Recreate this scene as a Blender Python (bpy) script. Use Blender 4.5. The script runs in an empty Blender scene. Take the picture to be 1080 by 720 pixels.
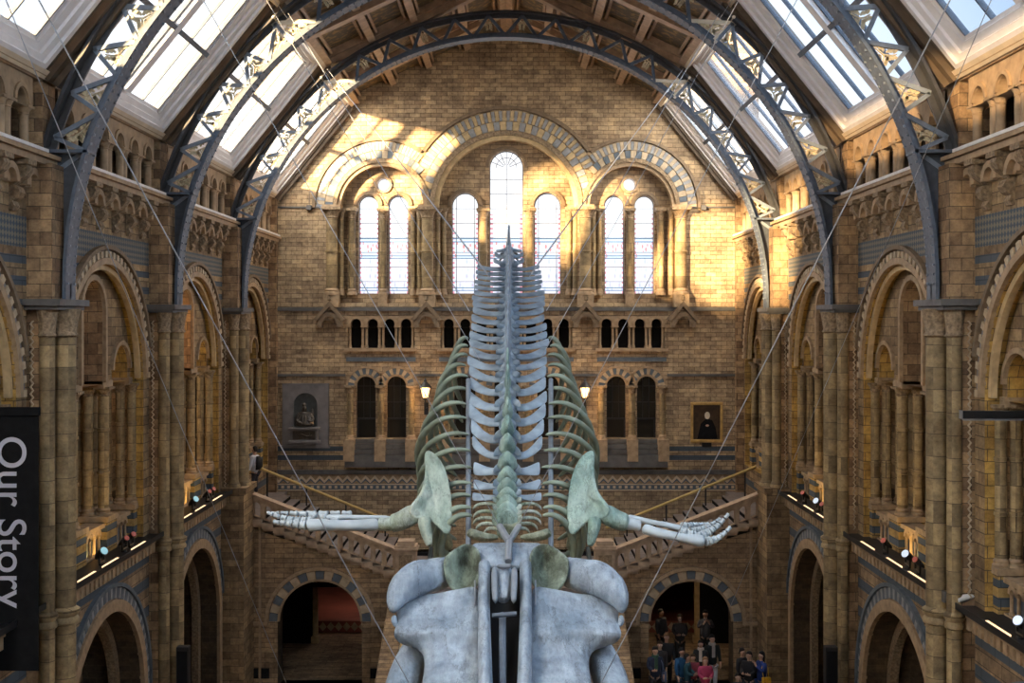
import bpy, math, random
import numpy as np
from mathutils import Vector, Matrix
random.seed(7)
PI = math.pi
C = bpy.context.scene.collection
F, CX, H = 1245.0, 0.21, 11.8          # focal length in px of the 1080 px frame, camera x, camera height

# ------------------------------------------------------------------ camera
cam = bpy.data.objects.new('camera', bpy.data.cameras.new('camera')); C.objects.link(cam)
cam.location = (CX, 0, H); cam.rotation_euler = (PI/2, 0, 0)
cam.data.sensor_width = 36; cam.data.lens = F*36/1080; cam.data.shift_y = -22/1080
cam.data.clip_end = 300
bpy.context.scene.camera = cam
# ------------------------------------------------------------------ exposure, world
vs = bpy.context.scene.view_settings
vs.view_transform = 'Standard'; vs.look = 'None'; vs.gamma = 1; vs.use_curve_mapping = False
vs.exposure = 0.60
wd = bpy.data.worlds.new('world'); bpy.context.scene.world = wd; wd.use_nodes = True
bg = wd.node_tree.nodes['Background']; bg.inputs[1].default_value = 1.0
# bright hazy sky low in the south (+Y), blue overcast elsewhere
_t = wd.node_tree; _tc = _t.nodes.new('ShaderNodeTexCoord'); _sx = _t.nodes.new('ShaderNodeSeparateXYZ'); _rp = _t.nodes.new('ShaderNodeValToRGB'); _mp = _t.nodes.new('ShaderNodeMapRange')
_t.links.new(_tc.outputs['Generated'], _sx.inputs[0]); _t.links.new(_sx.outputs[1], _mp.inputs[0])
_mp.inputs[1].default_value = .84; _mp.inputs[2].default_value = 1.0
_t.links.new(_mp.outputs[0], _rp.inputs[0]); _e = _rp.color_ramp.elements
_e[0].position = 0; _e[0].color = (.27, .38, .56, 1); _e[1].position = 1; _e[1].color = (1.0, 1.0, 1.0, 1)
for _p, _c in ((.35, (.36, .47, .62)), (.60, (.62, .70, .80)), (.80, (.95, .97, 1.0))): _n = _e.new(_p); _n.color = (*_c, 1)
_mu = _t.nodes.new('ShaderNodeMapRange'); _t.links.new(_mp.outputs[0], _mu.inputs[0]); _mu.inputs[1].default_value = .5; _mu.inputs[2].default_value = .95; _mu.inputs[3].default_value = 1.0; _mu.inputs[4].default_value = .95
_t.links.new(_mu.outputs[0], bg.inputs[1]); _t.links.new(_rp.outputs[0], bg.inputs[0])

def lamp(name, kind, loc, energy, color, direction=None, **kw):
    l = bpy.data.lights.new(name, kind); l.energy = energy; l.color = color
    for k, v in kw.items(): setattr(l, k, v)
    o = bpy.data.objects.new(name, l); C.objects.link(o); o.location = loc
    if direction is not None: o.rotation_euler = Vector(direction).to_track_quat('-Z', 'Y').to_euler()
    return o
# low warm winter sun falling through the left skylights onto the end wall and the right gallery
lamp('sun', 'SUN', (-30, 0, 40), 29.0, (1.0, .68, .34), (1.0, 1.2, -.27), angle=math.radians(3.0))
# the sky outside the skylights: one soft daylight area per bay and side
RIB = [15.1, 22.5, 29.9, 37.3]
BAYS = [(15.1, 22.5), (22.5, 29.9), (29.9, 37.3), (37.3, 43.9)]
YEND = 43.9
SA, SB, RIDGE = (8.5, 16.42), (5.73, 19.86), 22.55
sl = math.hypot(SA[0]-SB[0], SB[1]-SA[1])
se = ((SB[0]-SA[0])/sl, (SB[1]-SA[1])/sl); sn = (-se[0+1]*-1, -se[0]*1)      # slope direction, outward normal
sn = (se[1], -se[0])
def SK(v, u, w): return (SA[0]+se[0]*v+sn[0]*w, u, SA[1]+se[1]*v+sn[1]*w)
for s in (-1, 1):
    for (a, b, L, col) in ((-3, 7.7, 13.5, (.74, .86, 1)), (7.7, 15.1, 12.5, (.74, .86, 1)), (15.1, 22.5, 2.5, (.60, .77, 1)),
                           (22.5, 29.9, 3, (.68, .82, 1)), (29.9, 37.3, 7, (.90, .93, 1)), (37.3, 43.9, 24, (1, .90, .76))):
        x, y, z = SK(sl/2, (a+b)/2, 1.6)
        w_, h_ = b-a, 5.2
        lamp('skylight_daylight', 'AREA', (s*x, y, z), L*w_*h_*PI*.5, col, (-s*sn[0], 0, -sn[1]), shape='RECTANGLE', size=w_, size_y=h_) \
            .rotation_euler = Matrix(((0, s*se[0], s*sn[0]), (1, 0, 0), (0, se[1], sn[1]))).to_euler() if s > 0 else \
            Matrix(((0, -se[0], -sn[0]), (-1, 0, 0), (0, se[1], sn[1]))).to_euler()
# daylight behind the stained glass of the end wall
lamp('window_daylight', 'AREA', (0, 47.5, 15.7), 2.6*15*7.6*PI, (.93, .95, 1), (0, -1, 0), shape='RECTANGLE', size=15, size_y=7.6)

# ------------------------------------------------------------------ materials
MT = {}
def newmat(name):
    m = bpy.data.materials.new(name); m.use_nodes = True; nt = m.node_tree
    MT[name] = m
    return m, nt, nt.nodes['Principled BSDF']
def N(nt, t, **kw):
    n = nt.nodes.new(t)
    for k, v in kw.items():
        if k.startswith('i_'): n.inputs[k[2:].replace('_', ' ')].default_value = v
        else: setattr(n, k, v)
    return n
def mixc(nt, fac, a, b, mode='MIX'):
    n = nt.nodes.new('ShaderNodeMix'); n.data_type = 'RGBA'; n.blend_type = mode
    for k, v in ((0, fac), (6, a), (7, b)):
        if hasattr(v, 'is_linked') or hasattr(v, 'links'): nt.links.new(v, n.inputs[k])
        else: n.inputs[k].default_value = v if k == 0 else (*v, 1)
    return n.outputs[2]
def ramp(nt, src, stops, interp='LINEAR'):
    r = nt.nodes.new('ShaderNodeValToRGB'); r.color_ramp.interpolation = interp
    while len(r.color_ramp.elements) > 1: r.color_ramp.elements.remove(r.color_ramp.elements[0])
    r.color_ramp.elements[0].position = stops[0][0]; r.color_ramp.elements[0].color = (*stops[0][1], 1)
    for p, c in stops[1:]:
        e = r.color_ramp.elements.new(p); e.color = (*c, 1)
    nt.links.new(src, r.inputs[0]); return r.outputs[0]
def math_(nt, op, a, b=None):
    n = nt.nodes.new('ShaderNodeMath'); n.operation = op
    for i, v in enumerate((a, b)):
        if v is None: continue
        if isinstance(v, (int, float)): n.inputs[i].default_value = v
        else: nt.links.new(v, n.inputs[i])
    return n.outputs[0]
def plain(name, col, rough=.6, metal=0, var=.25, nscale=6, bump=0, spec=.4):
    m, nt, b = newmat(name)
    tc = N(nt, 'ShaderNodeTexCoord'); no = N(nt, 'ShaderNodeTexNoise'); no.inputs['Scale'].default_value = nscale; no.inputs['Detail'].default_value = 5
    nt.links.new(tc.outputs['Object'], no.inputs['Vector'])
    lo = tuple(c*(1-var) for c in col); hi = tuple(min(1, c*(1+var)) for c in col)
    nt.links.new(ramp(nt, no.outputs['Fac'], [(.3, lo), (.7, hi)]), b.inputs['Base Color'])
    b.inputs['Roughness'].default_value = rough; b.inputs['Metallic'].default_value = metal
    b.inputs['Specular IOR Level'].default_value = spec
    if bump:
        bp = N(nt, 'ShaderNodeBump'); bp.inputs['Strength'].default_value = bump; bp.inputs['Distance'].default_value = .03
        nt.links.new(no.outputs['Fac'], bp.inputs['Height']); nt.links.new(bp.outputs[0], b.inputs['Normal'])
    return m
def stone(name, c1, c2, mortar=(.10, .075, .05), bw=.42, rh=.165, ms=.010, rough=.85, stripes=None, checker=None, tint=None):
    m, nt, b = newmat(name)
    uv = N(nt, 'ShaderNodeUVMap')
    br = N(nt, 'ShaderNodeTexBrick'); br.offset = .5
    br.inputs['Color1'].default_value = (*c1, 1); br.inputs['Color2'].default_value = (*c2, 1); br.inputs['Mortar'].default_value = (*mortar, 1)
    for k, v in (('Scale', 1), ('Mortar Size', ms), ('Mortar Smooth', .3), ('Bias', 0), ('Brick Width', bw), ('Row Height', rh)): br.inputs[k].default_value = v
    nt.links.new(uv.outputs[0], br.inputs['Vector'])
    no = N(nt, 'ShaderNodeTexNoise'); no.inputs['Scale'].default_value = .9; no.inputs['Detail'].default_value = 6; no.inputs['Roughness'].default_value = .7
    nt.links.new(uv.outputs[0], no.inputs['Vector'])
    n3 = N(nt, 'ShaderNodeTexNoise'); n3.inputs['Scale'].default_value = 5.5; n3.inputs['Detail'].default_value = 6; n3.inputs['Roughness'].default_value = .75
    nt.links.new(uv.outputs[0], n3.inputs['Vector'])
    col = mixc(nt, .9, br.outputs['Color'], ramp(nt, no.outputs['Fac'], [(.32, (.45, .40, .37)), (.5, (.92, .90, .88)), (.68, (1.35, 1.27, 1.12))]), 'MULTIPLY')  # random tone, contrast widened to put shading between stones into the colour
    col = mixc(nt, .8, col, ramp(nt, n3.outputs['Fac'], [(.36, (.60, .58, .57)), (.62, (1.22, 1.20, 1.15))]), 'MULTIPLY')
    if stripes or checker:
        sx = N(nt, 'ShaderNodeSeparateXYZ'); nt.links.new(uv.outputs[0], sx.inputs[0])
        blue = (.075, .095, .115)
        if checker:
            z0, z1 = checker
            ch = N(nt, 'ShaderNodeTexChecker'); ch.inputs['Scale'].default_value = 1
            mp = N(nt, 'ShaderNodeMapping'); mp.inputs['Scale'].default_value = (11, 11, 1); mp.inputs['Rotation'].default_value = (0, 0, PI/4)
            nt.links.new(uv.outputs[0], mp.inputs[0]); nt.links.new(mp.outputs[0], ch.inputs['Vector'])
            ch.inputs['Color1'].default_value = (*blue, 1); ch.inputs['Color2'].default_value = (.20, .18, .14, 1)
            k = math_(nt, 'MULTIPLY', math_(nt, 'GREATER_THAN', sx.outputs[1], z0), math_(nt, 'LESS_THAN', sx.outputs[1], z1))
            col = mixc(nt, k, col, ch.outputs['Color'])
        for (z0, z1) in (stripes or []):
            k = math_(nt, 'MULTIPLY', math_(nt, 'GREATER_THAN', sx.outputs[1], z0), math_(nt, 'LESS_THAN', sx.outputs[1], z1))
            bl = mixc(nt, .8, blue, ramp(nt, br.outputs['Fac'], [(0, (1, 1, 1)), (1, (.5, .5, .5))]), 'MULTIPLY')
            col = mixc(nt, k, col, bl)
    nt.links.new(col, b.inputs['Base Color']); b.inputs['Roughness'].default_value = rough; b.inputs['Specular IOR Level'].default_value = .25
    bp = N(nt, 'ShaderNodeBump'); bp.inputs['Strength'].default_value = .6; bp.inputs['Distance'].default_value = .02
    h = math_(nt, 'SUBTRACT', no.outputs['Fac'], br.outputs['Fac'])
    nt.links.new(h, bp.inputs['Height']); nt.links.new(bp.outputs[0], b.inputs['Normal'])
    return m
BUFF1, BUFF2 = (.39, .285, .165), (.20, .14, .085)
stone('end_stone', (.50, .385, .25), (.29, .215, .145), bw=.40, rh=.16, ms=.008)
stone('end_low_stone', (.50, .385, .25), (.29, .215, .145), bw=.40, rh=.16, ms=.008, stripes=[(6.95, 7.13), (6.62, 6.80)])
stone('side_stone', BUFF1, BUFF2, bw=.55, rh=.22, ms=.008)
stone('spandrel_stone', BUFF1, BUFF2, bw=.55, rh=.22, checker=(13.15, 13.72), stripes=[(12.85, 13.0), (12.45, 12.62), (12.1, 12.2)])
stone('ground_stone', (.36, .26, .16), (.22, .155, .10), bw=.6, rh=.25, stripes=[(5.82, 6.05), (5.2, 5.45), (4.5, 4.75), (3.8, 4.05), (3.1, 3.35)])
stone('pier_stone', (.42, .29, .17), (.20, .13, .08), bw=.45, rh=.24, ms=.008)
stone('shaft_stone', (.40, .305, .17), (.19, .145, .085), bw=3.1, rh=.42, ms=.007, rough=.6)
stone('stair_stone', (.39, .28, .17), (.25, .175, .11), bw=.62, rh=.16, ms=.008)
stone('gold_stone', (.52, .34, .10), (.38, .24, .075), bw=.3, rh=.22, ms=.008, rough=.6)
stone('striped_stone', (.50, .34, .13), (.36, .25, .10), bw=3, rh=.2, stripes=[(6.65, 6.82), (7.0, 7.14)])
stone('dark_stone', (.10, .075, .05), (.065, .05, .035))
plain('blue_stone', (.105, .13, .155), .6, nscale=5)
plain('buff_block', (.46, .36, .24), .75, nscale=5, bump=.2)
plain('gold_block', (.50, .37, .20), .6, nscale=5, bump=.2)
plain('moulding', (.34, .24, .145), .7, nscale=7, bump=.4)
plain('dark_mould', (.19, .135, .085), .75, nscale=7, bump=.4)
plain('carved', (.25, .18, .11), .8, nscale=16, var=.45, bump=.8)
plain('gallery_stone', (.34, .235, .14), .7, nscale=5, bump=.3)
plain('sill_white', (.62, .60, .58), .5, var=.1)
plain('slate', (.105, .10, .095), .6, nscale=4)
plain('opening_shade', (.012, .010, .009), .9)  # near black: shade inside the little gallery openings put into the colour
plain('iron', (.085, .105, .135), .55, metal=.0, nscale=9, var=.2, bump=.3)
plain('iron_web_shade', (.05, .06, .075), .5, nscale=9, var=.2)  # darker iron, shade on the lower web put into the colour
plain('iron_dark', (.045, .045, .048), .55, nscale=9, var=.2)
plain('ring_pale', (.26, .27, .28), .6)
plain('iron_light', (.17, .20, .24), .5, nscale=9, var=.15)
plain('gilding', (.55, .46, .29), .5, metal=.1, nscale=12)
plain('cream', (.70, .62, .48), .5, nscale=4, var=.1)
plain('white_paint', (.74, .70, .68), .5, nscale=3, var=.08)
plain('cream_paint', (.62, .50, .35), .5, nscale=3, var=.12)
plain('rafter', (.11, .078, .05), .6, nscale=3)
plain('beam', (.36, .24, .15), .55, nscale=5)
plain('black', (.012, .012, .013), .45, var=.1)
plain('black_soft', (.012, .012, .013), .95, var=.2, spec=.05)
plain('bone_spine', (.255, .325, .395), .62, nscale=4, var=.32, bump=.6)
plain('bone_rib', (.20, .25, .20), .55, nscale=3, var=.3, bump=.3)
plain('bone_limb', (.38, .44, .48), .6, nscale=3, var=.2, bump=.4)
plain('steel', (.30, .33, .37), .4, metal=.6, var=.1)
plain('brass', (.50, .36, .14), .35, metal=.5, var=.15)
plain('tread', (.20, .165, .15), .6, nscale=4)
plain('terracotta', (.40, .29, .195), .7, nscale=6, bump=.3)
plain('bronze', (.085, .075, .065), .3, metal=.8, nscale=8, bump=.3)
plain('niche_slab', (.165, .155, .155), .55, nscale=3)
plain('red_floor', (.24, .075, .05), .4, nscale=2)
plain('wood', (.16, .07, .03), .5, nscale=3)
plain('canvas', (.05, .028, .014), .4, var=.4)
plain('frame_gilt', (.52, .34, .12), .4, metal=.3)
plain('niche_dark', (.06, .065, .065), .6)
plain('skin', (.50, .30, .21), .55, var=.05)
def bone_green(name, c1, c2, sc):
    m, nt, b = newmat(name)
    tc = N(nt, 'ShaderNodeTexCoord'); n1 = N(nt, 'ShaderNodeTexNoise'); n1.inputs['Scale'].default_value = sc; n1.inputs['Detail'].default_value = 7; n1.inputs['Roughness'].default_value = .65
    nt.links.new(tc.outputs['Object'], n1.inputs['Vector'])
    nt.links.new(ramp(nt, n1.outputs['Fac'], [(.36, c1), (.62, c2)]), b.inputs['Base Color']); b.inputs['Roughness'].default_value = .6
    n2 = N(nt, 'ShaderNodeTexNoise'); n2.inputs['Scale'].default_value = 9; n2.inputs['Detail'].default_value = 8; n2.inputs['Roughness'].default_value = .7
    mp = N(nt, 'ShaderNodeMapping'); mp.inputs['Scale'].default_value = (1, .35, .35); nt.links.new(tc.outputs['Object'], mp.inputs[0]); nt.links.new(mp.outputs[0], n2.inputs['Vector'])
    vo = N(nt, 'ShaderNodeTexVoronoi'); vo.feature = 'DISTANCE_TO_EDGE'; vo.inputs['Scale'].default_value = 1.1
    va = N(nt, 'ShaderNodeVectorMath'); va.operation = 'MULTIPLY_ADD'; nt.links.new(n2.outputs['Color'], va.inputs[0]); va.inputs[1].default_value = (.8, .8, .8); nt.links.new(tc.outputs['Object'], va.inputs[2]); nt.links.new(va.outputs[0], vo.inputs['Vector'])
    cr = ramp(nt, vo.outputs['Distance'], [(0, (.30, .30, .28)), (.02, (1, 1, 1))])
    c0 = b.inputs['Base Color'].links[0].from_socket
    c1_ = mixc(nt, .7, c0, cr, 'MULTIPLY'); nt.links.new(mixc(nt, .75, c1_, ramp(nt, n2.outputs['Fac'], [(.35, (.55, .55, .55)), (.6, (1.12, 1.12, 1.12))]), 'MULTIPLY'), b.inputs['Base Color'])
    bp = N(nt, 'ShaderNodeBump'); bp.inputs['Strength'].default_value = .9; bp.inputs['Distance'].default_value = .05
    nt.links.new(math_(nt, 'ADD', n1.outputs['Fac'], n2.outputs['Fac']), bp.inputs['Height']); nt.links.new(bp.outputs[0], b.inputs['Normal'])
bone_green('bone', (.165, .22, .285), (.35, .42, .50), 1.7)
bone_green('bone_pale_green', (.24, .33, .27), (.50, .57, .49), 1.8)
bone_green('bone_teal', (.15, .27, .24), (.36, .48, .44), 1.6)
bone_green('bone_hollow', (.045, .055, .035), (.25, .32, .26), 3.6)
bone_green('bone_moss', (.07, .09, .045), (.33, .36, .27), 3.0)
bone_green('bone_joint', (.20, .25, .16), (.45, .52, .48), 2.4)
def coffer_mat():
    m, nt, b = newmat('coffer')
    uv = N(nt, 'ShaderNodeUVMap'); vo = N(nt, 'ShaderNodeTexVoronoi'); vo.inputs['Scale'].default_value = 4.2
    nt.links.new(uv.outputs[0], vo.inputs['Vector'])
    no = N(nt, 'ShaderNodeTexNoise'); no.inputs['Scale'].default_value = 5; no.inputs['Detail'].default_value = 6; nt.links.new(uv.outputs[0], no.inputs['Vector'])
    c = mixc(nt, ramp(nt, no.outputs['Fac'], [(.5, (0, 0, 0)), (.62, (1, 1, 1))]), (.085, .062, .035), (.24, .15, .05))
    c = mixc(nt, ramp(nt, vo.outputs['Distance'], [(.10, (1, 1, 1)), (.16, (0, 0, 0))], 'LINEAR'), c, (.30, .19, .07))
    nt.links.new(c, b.inputs['Base Color']); b.inputs['Roughness'].default_value = .7
coffer_mat()
def skyglass():
    m, nt, b = newmat('skylight_glass'); nt.nodes.remove(b); out = nt.nodes['Material Output']
    t = N(nt, 'ShaderNodeBsdfTransparent'); t.inputs[0].default_value = (.93, .96, 1, 1)
    tl = N(nt, 'ShaderNodeBsdfTranslucent'); tl.inputs[0].default_value = (.75, .82, .9, 1)
    mx = N(nt, 'ShaderNodeMixShader'); mx.inputs[0].default_value = .07
    nt.links.new(t.outputs[0], mx.inputs[1]); nt.links.new(tl.outputs[0], mx.inputs[2]); nt.links.new(mx.outputs[0], out.inputs[0])
skyglass()
def stained():
    m, nt, b = newmat('stained_glass'); nt.nodes.remove(b); out = nt.nodes['Material Output']
    uv = N(nt, 'ShaderNodeUVMap'); sx = N(nt, 'ShaderNodeSeparateXYZ'); nt.links.new(uv.outputs[0], sx.inputs[0])
    u, v = sx.outputs[0], sx.outputs[1]
    au = math_(nt, 'ABSOLUTE', u)
    white = (.93, .95, 1.0)
    lowzone = math_(nt, 'LESS_THAN', v, 2.05); mid = math_(nt, 'MULTIPLY', math_(nt, 'GREATER_THAN', v, 1.35), lowzone)
    vo = N(nt, 'ShaderNodeTexVoronoi'); vo.inputs['Scale'].default_value = 3.5; nt.links.new(uv.outputs[0], vo.inputs['Vector'])
    pal = ramp(nt, vo.outputs['Distance'], [(0, (.62, .42, .52)), (.25, (.60, .66, .85)), (.5, (.80, .80, .92))])
    c = mixc(nt, lowzone, white, pal)
    red = ramp(nt, vo.outputs['Distance'], [(.0, (.80, .30, .28)), (.28, (.80, .42, .42)), (.33, (.72, .80, .92))])
    c = mixc(nt, mid, c, red)
    edge = math_(nt, 'GREATER_THAN', au, .80)
    dot = math_(nt, 'GREATER_THAN', math_(nt, 'SINE', math_(nt, 'MULTIPLY', v, 34)), .1)
    hi = math_(nt, 'LESS_THAN', v, 3.0)
    c = mixc(nt, math_(nt, 'MULTIPLY', math_(nt, 'MULTIPLY', edge, dot), hi), c, (.78, .36, .42))
    for z in (1.33, 1.42, 1.95, 2.07, .12, .22):
        k = math_(nt, 'LESS_THAN', math_(nt, 'ABSOLUTE', math_(nt, 'SUBTRACT', v, z)), .018)
        c = mixc(nt, k, c, (.12, .25, .40))
    t = N(nt, 'ShaderNodeBsdfTransparent'); nt.links.new(c, t.inputs[0])
    g = N(nt, 'ShaderNodeBsdfGlossy'); g.inputs['Roughness'].default_value = .1
    mx = N(nt, 'ShaderNodeMixShader'); mx.inputs[0].default_value = .04
    nt.links.new(t.outputs[0], mx.inputs[1]); nt.links.new(g.outputs[0], mx.inputs[2]); nt.links.new(mx.outputs[0], out.inputs[0])
stained()
m_, nt_, b_ = newmat('dark_glass'); b_.inputs['Base Color'].default_value = (.02, .018, .015, 1); b_.inputs['Roughness'].default_value = .12
m_, nt_, b_ = newmat('clear_glass'); nt_.nodes.remove(b_)
t_ = N(nt_, 'ShaderNodeBsdfTransparent'); t_.inputs[0].default_value = (.85, .9, .95, 1); nt_.links.new(t_.outputs[0], nt_.nodes['Material Output'].inputs[0])
def emit(name, col, st):
    m, nt, b = newmat(name); b.inputs['Base Color'].default_value = (*col, 1)
    b.inputs['Emission Color'].default_value = (*col, 1); b.inputs['Emission Strength'].default_value = st
emit('led_warm', (1, .70, .40), 1.0); emit('lens_blue', (.30, .55, .62), .45); emit('lens_red', (.45, .10, .07), .10); emit('lantern_glow', (1, .60, .28), 2.6)
emit('lens_white', (.6, .68, .8), .5)
m_, nt_, b_ = newmat('frosted_glass'); nt_.nodes.remove(b_)
t_ = N(nt_, 'ShaderNodeBsdfTranslucent'); t_.inputs[0].default_value = (.85, .9, .95, 1); nt_.links.new(t_.outputs[0], nt_.nodes['Material Output'].inputs[0])

# ------------------------------------------------------------------ mesh builder
WLOC = {}
class MB:
    def __init__(s): s.v = []; s.f = []; s.m = []
    def add(s, vs, fs, m=0):
        o = len(s.v); s.v += [tuple(p) for p in vs]; s.f += [tuple(i+o for i in f) for f in fs]; s.m += [m]*len(fs); return s
    def box(s, x0, x1, y0, y1, z0, z1, m=0):
        return s.add([(x0,y0,z0),(x1,y0,z0),(x1,y1,z0),(x0,y1,z0),(x0,y0,z1),(x1,y0,z1),(x1,y1,z1),(x0,y1,z1)],
              [(0,3,2,1),(4,5,6,7),(0,1,5,4),(1,2,6,5),(2,3,7,6),(3,0,4,7)], m)
    def hexa(s, P, m=0): return s.add(P, [(0,3,2,1),(4,5,6,7),(0,1,5,4),(1,2,6,5),(2,3,7,6),(3,0,4,7)], m)
    def quad(s, a, b, c, d, m=0): return s.add([a,b,c,d], [(0,1,2,3)], m)
    def prism(s, poly, M, d0, d1, m=0):     # polygon (u,v) extruded over d through mapping M(u,v,d)
        n = len(poly)
        return s.add([M(u,v,d0) for u,v in poly]+[M(u,v,d1) for u,v in poly],
              [tuple(range(n)), tuple(range(2*n-1,n-1,-1))]+[(i,(i+1)%n,n+(i+1)%n,n+i) for i in range(n)], m)
    def lathe(s, cx, cy, prof, n=12, m=0, a0=0, a1=2*PI):
        full = abs(a1-a0-2*PI) < 1e-6; k = n if full else n+1; vs=[]; fs=[]
        for r, z in prof:
            for i in range(k):
                a = a0+(a1-a0)*i/n; vs.append((cx+r*math.cos(a), cy+r*math.sin(a), z))
        for j in range(len(prof)-1):
            for i in range(n):
                i2 = (i+1) % k; fs.append((j*k+i, j*k+i2, (j+1)*k+i2, (j+1)*k+i))
        if full: fs.append(tuple(range(k))[::-1]); fs.append(tuple((len(prof)-1)*k+i for i in range(k)))
        return s.add(vs, fs, m)
    def ell(s, secs, n=8, m=0):              # closed loft of ellipses: (centre, avec, bvec)
        vs=[]; fs=[]
        for c, a, b in secs:
            c, a, b = Vector(c), Vector(a), Vector(b)
            for i in range(n):
                t = 2*PI*i/n; vs.append(tuple(c+a*math.cos(t)+b*math.sin(t)))
        for j in range(len(secs)-1):
            for i in range(n): fs.append((j*n+i, j*n+(i+1)%n, (j+1)*n+(i+1)%n, (j+1)*n+i))
        fs.append(tuple(range(n))[::-1]); fs.append(tuple((len(secs)-1)*n+i for i in range(n)))
        return s.add(vs, fs, m)
    def tube(s, pts, rad, n=8, m=0, flat=1.0):
        pts = [Vector(p) for p in pts]; secs=[]
        if isinstance(rad, (int, float)): rad = [rad]*len(pts)
        t0 = (pts[1]-pts[0]).normalized(); ref = Vector((0,0,1)) if abs(t0.z) < .9 else Vector((0,1,0))
        a = t0.cross(ref).normalized()
        for i, p in enumerate(pts):
            t = (pts[min(i+1,len(pts)-1)]-pts[max(i-1,0)]).normalized()
            a = (a-t*a.dot(t)).normalized(); b = t.cross(a)
            secs.append((p, a*rad[i], b*rad[i]*flat))
        return s.ell(secs, n, m)
    def arc(s, M, cu, cv, r0, r1, d0, d1, a0=0, a1=PI, n=24, m=0):   # ring segment with rectangular section
        vs=[]; fs=[]
        for i in range(n+1):
            a = a0+(a1-a0)*i/n; c_, s_ = math.cos(a), math.sin(a)
            vs += [M(cu+r0*c_, cv+r0*s_, d0), M(cu+r1*c_, cv+r1*s_, d0), M(cu+r1*c_, cv+r1*s_, d1), M(cu+r0*c_, cv+r0*s_, d1)]
        for i in range(n):
            o = 4*i
            for k in range(4): fs.append((o+k, o+(k+1)%4, o+4+(k+1)%4, o+4+k))
        fs += [(0,1,2,3), tuple(4*n+k for k in (3,2,1,0))]
        return s.add(vs, fs, m)
    def archwall(s, M, u0, u1, v0, v1, cu, cv, R, d0, d1, n=24, m=0, mr=None, back=False, bottom=None):
        if mr is None: mr = m
        bot = v0 if bottom is None else bottom
        for d in ((d0, d1) if back else (d0,)):
            q = lambda a,b,c,e: s.quad(M(a[0],a[1],d), M(b[0],b[1],d), M(c[0],c[1],d), M(e[0],e[1],d), m)
            if cu-R > u0+1e-6: q((u0,v0),(cu-R,v0),(cu-R,v1),(u0,v1))
            if u1 > cu+R+1e-6: q((cu+R,v0),(u1,v0),(u1,v1),(cu+R,v1))
            if bot > v0: q((cu-R,v0),(cu+R,v0),(cu+R,bot),(cu-R,bot))
            for i in range(n):
                a, b = PI-PI*i/n, PI-PI*(i+1)/n
                ua, va, ub, vb = cu+R*math.cos(a), cv+R*math.sin(a), cu+R*math.cos(b), cv+R*math.sin(b)
                q((ua,va),(ub,vb),(ub,v1),(ua,v1))
        for i in range(n):
            a, b = PI-PI*i/n, PI-PI*(i+1)/n
            ua, va, ub, vb = cu+R*math.cos(a), cv+R*math.sin(a), cu+R*math.cos(b), cv+R*math.sin(b)
            s.quad(M(ua,va,d0),M(ub,vb,d0),M(ub,vb,d1),M(ua,va,d1), mr)
        for uu in (cu-R, cu+R): s.quad(M(uu,bot,d0),M(uu,cv,d0),M(uu,cv,d1),M(uu,bot,d1), mr)
        s.quad(M(cu-R,bot,d0),M(cu+R,bot,d0),M(cu+R,bot,d1),M(cu-R,bot,d1), mr)
        return s
    def grid(s, rows, m=0):
        nc = len(rows[0]); vs = [p for r in rows for p in r]
        return s.add(vs, [(j*nc+i, j*nc+i+1, (j+1)*nc+i+1, (j+1)*nc+i) for j in range(len(rows)-1) for i in range(nc-1)], m)
    def build(s, name, mats, parent=None, side=1, smooth=None, loc=None, sub=0, solid=0, uv=None, bevel=0):
        me = bpy.data.meshes.new(name)
        V = np.array(s.v, dtype=float)
        if side < 0: V[:, 0] *= -1
        L = np.array(WLOC[parent.name] if parent else (loc or (0,0,0)), dtype=float)
        fs = [f[::-1] for f in s.f] if side < 0 else s.f
        me.from_pydata((V-L).tolist(), [], fs)
        if isinstance(mats, str): mats = [mats]
        for k in mats: me.materials.append(MT[k])
        me.polygons.foreach_set('material_index', s.m)
        ul = me.uv_layers.new(name='UVMap'); nl = len(me.loops)
        li = np.empty(nl, dtype=np.int64); me.loops.foreach_get('vertex_index', li)
        P = V[li]
        if uv: UV = np.stack([(P[:,0]-uv[0])/uv[2], P[:,2]-uv[1]], 1)
        else:
            nr = np.empty(len(me.polygons)*3); me.polygons.foreach_get('normal', nr); nr = np.abs(nr.reshape(-1,3))
            lt = np.empty(len(me.polygons), dtype=np.int64); me.polygons.foreach_get('loop_total', lt)
            NR = np.repeat(nr, lt, 0); hz = NR[:,2] > .75; xx = (NR[:,0] > NR[:,1])
            UV = np.stack([np.where(hz, P[:,0], np.where(xx, P[:,1], P[:,0])), np.where(hz, P[:,1], P[:,2])], 1)
        ul.data.foreach_set('uv', UV.ravel())
        if smooth:
            me.shade_smooth(); me.set_sharp_from_angle(angle=math.radians(smooth))
        o = bpy.data.objects.new(name, me); C.objects.link(o)
        if parent: o.parent = parent; WLOC[o.name] = WLOC[parent.name]
        else: o.location = L; WLOC[o.name] = tuple(L)
        if solid:
            md = o.modifiers.new('solid', 'SOLIDIFY'); md.thickness = solid; md.offset = 0
        if bevel:
            md = o.modifiers.new('bevel', 'BEVEL'); md.width = bevel; md.segments = 2
        if sub:
            md = o.modifiers.new('sub', 'SUBSURF'); md.levels = sub; md.render_levels = sub
        return o
def tag(o, label=None, cat=None, group=None, kind=None):
    if label: o['label'] = label
    if cat: o['category'] = cat
    if group: o['group'] = group
    if kind: o['kind'] = kind
    return o
def thing(name, label, cat, loc=(0,0,0), group=None):
    o = bpy.data.objects.new(name, None); C.objects.link(o); o.location = loc; o.empty_display_size = .1
    WLOC[o.name] = tuple(loc); return tag(o, label, cat, group)
SM = lambda u, v, d: (d, u, v)       # side walls: u along the hall, depth = |x|
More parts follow.
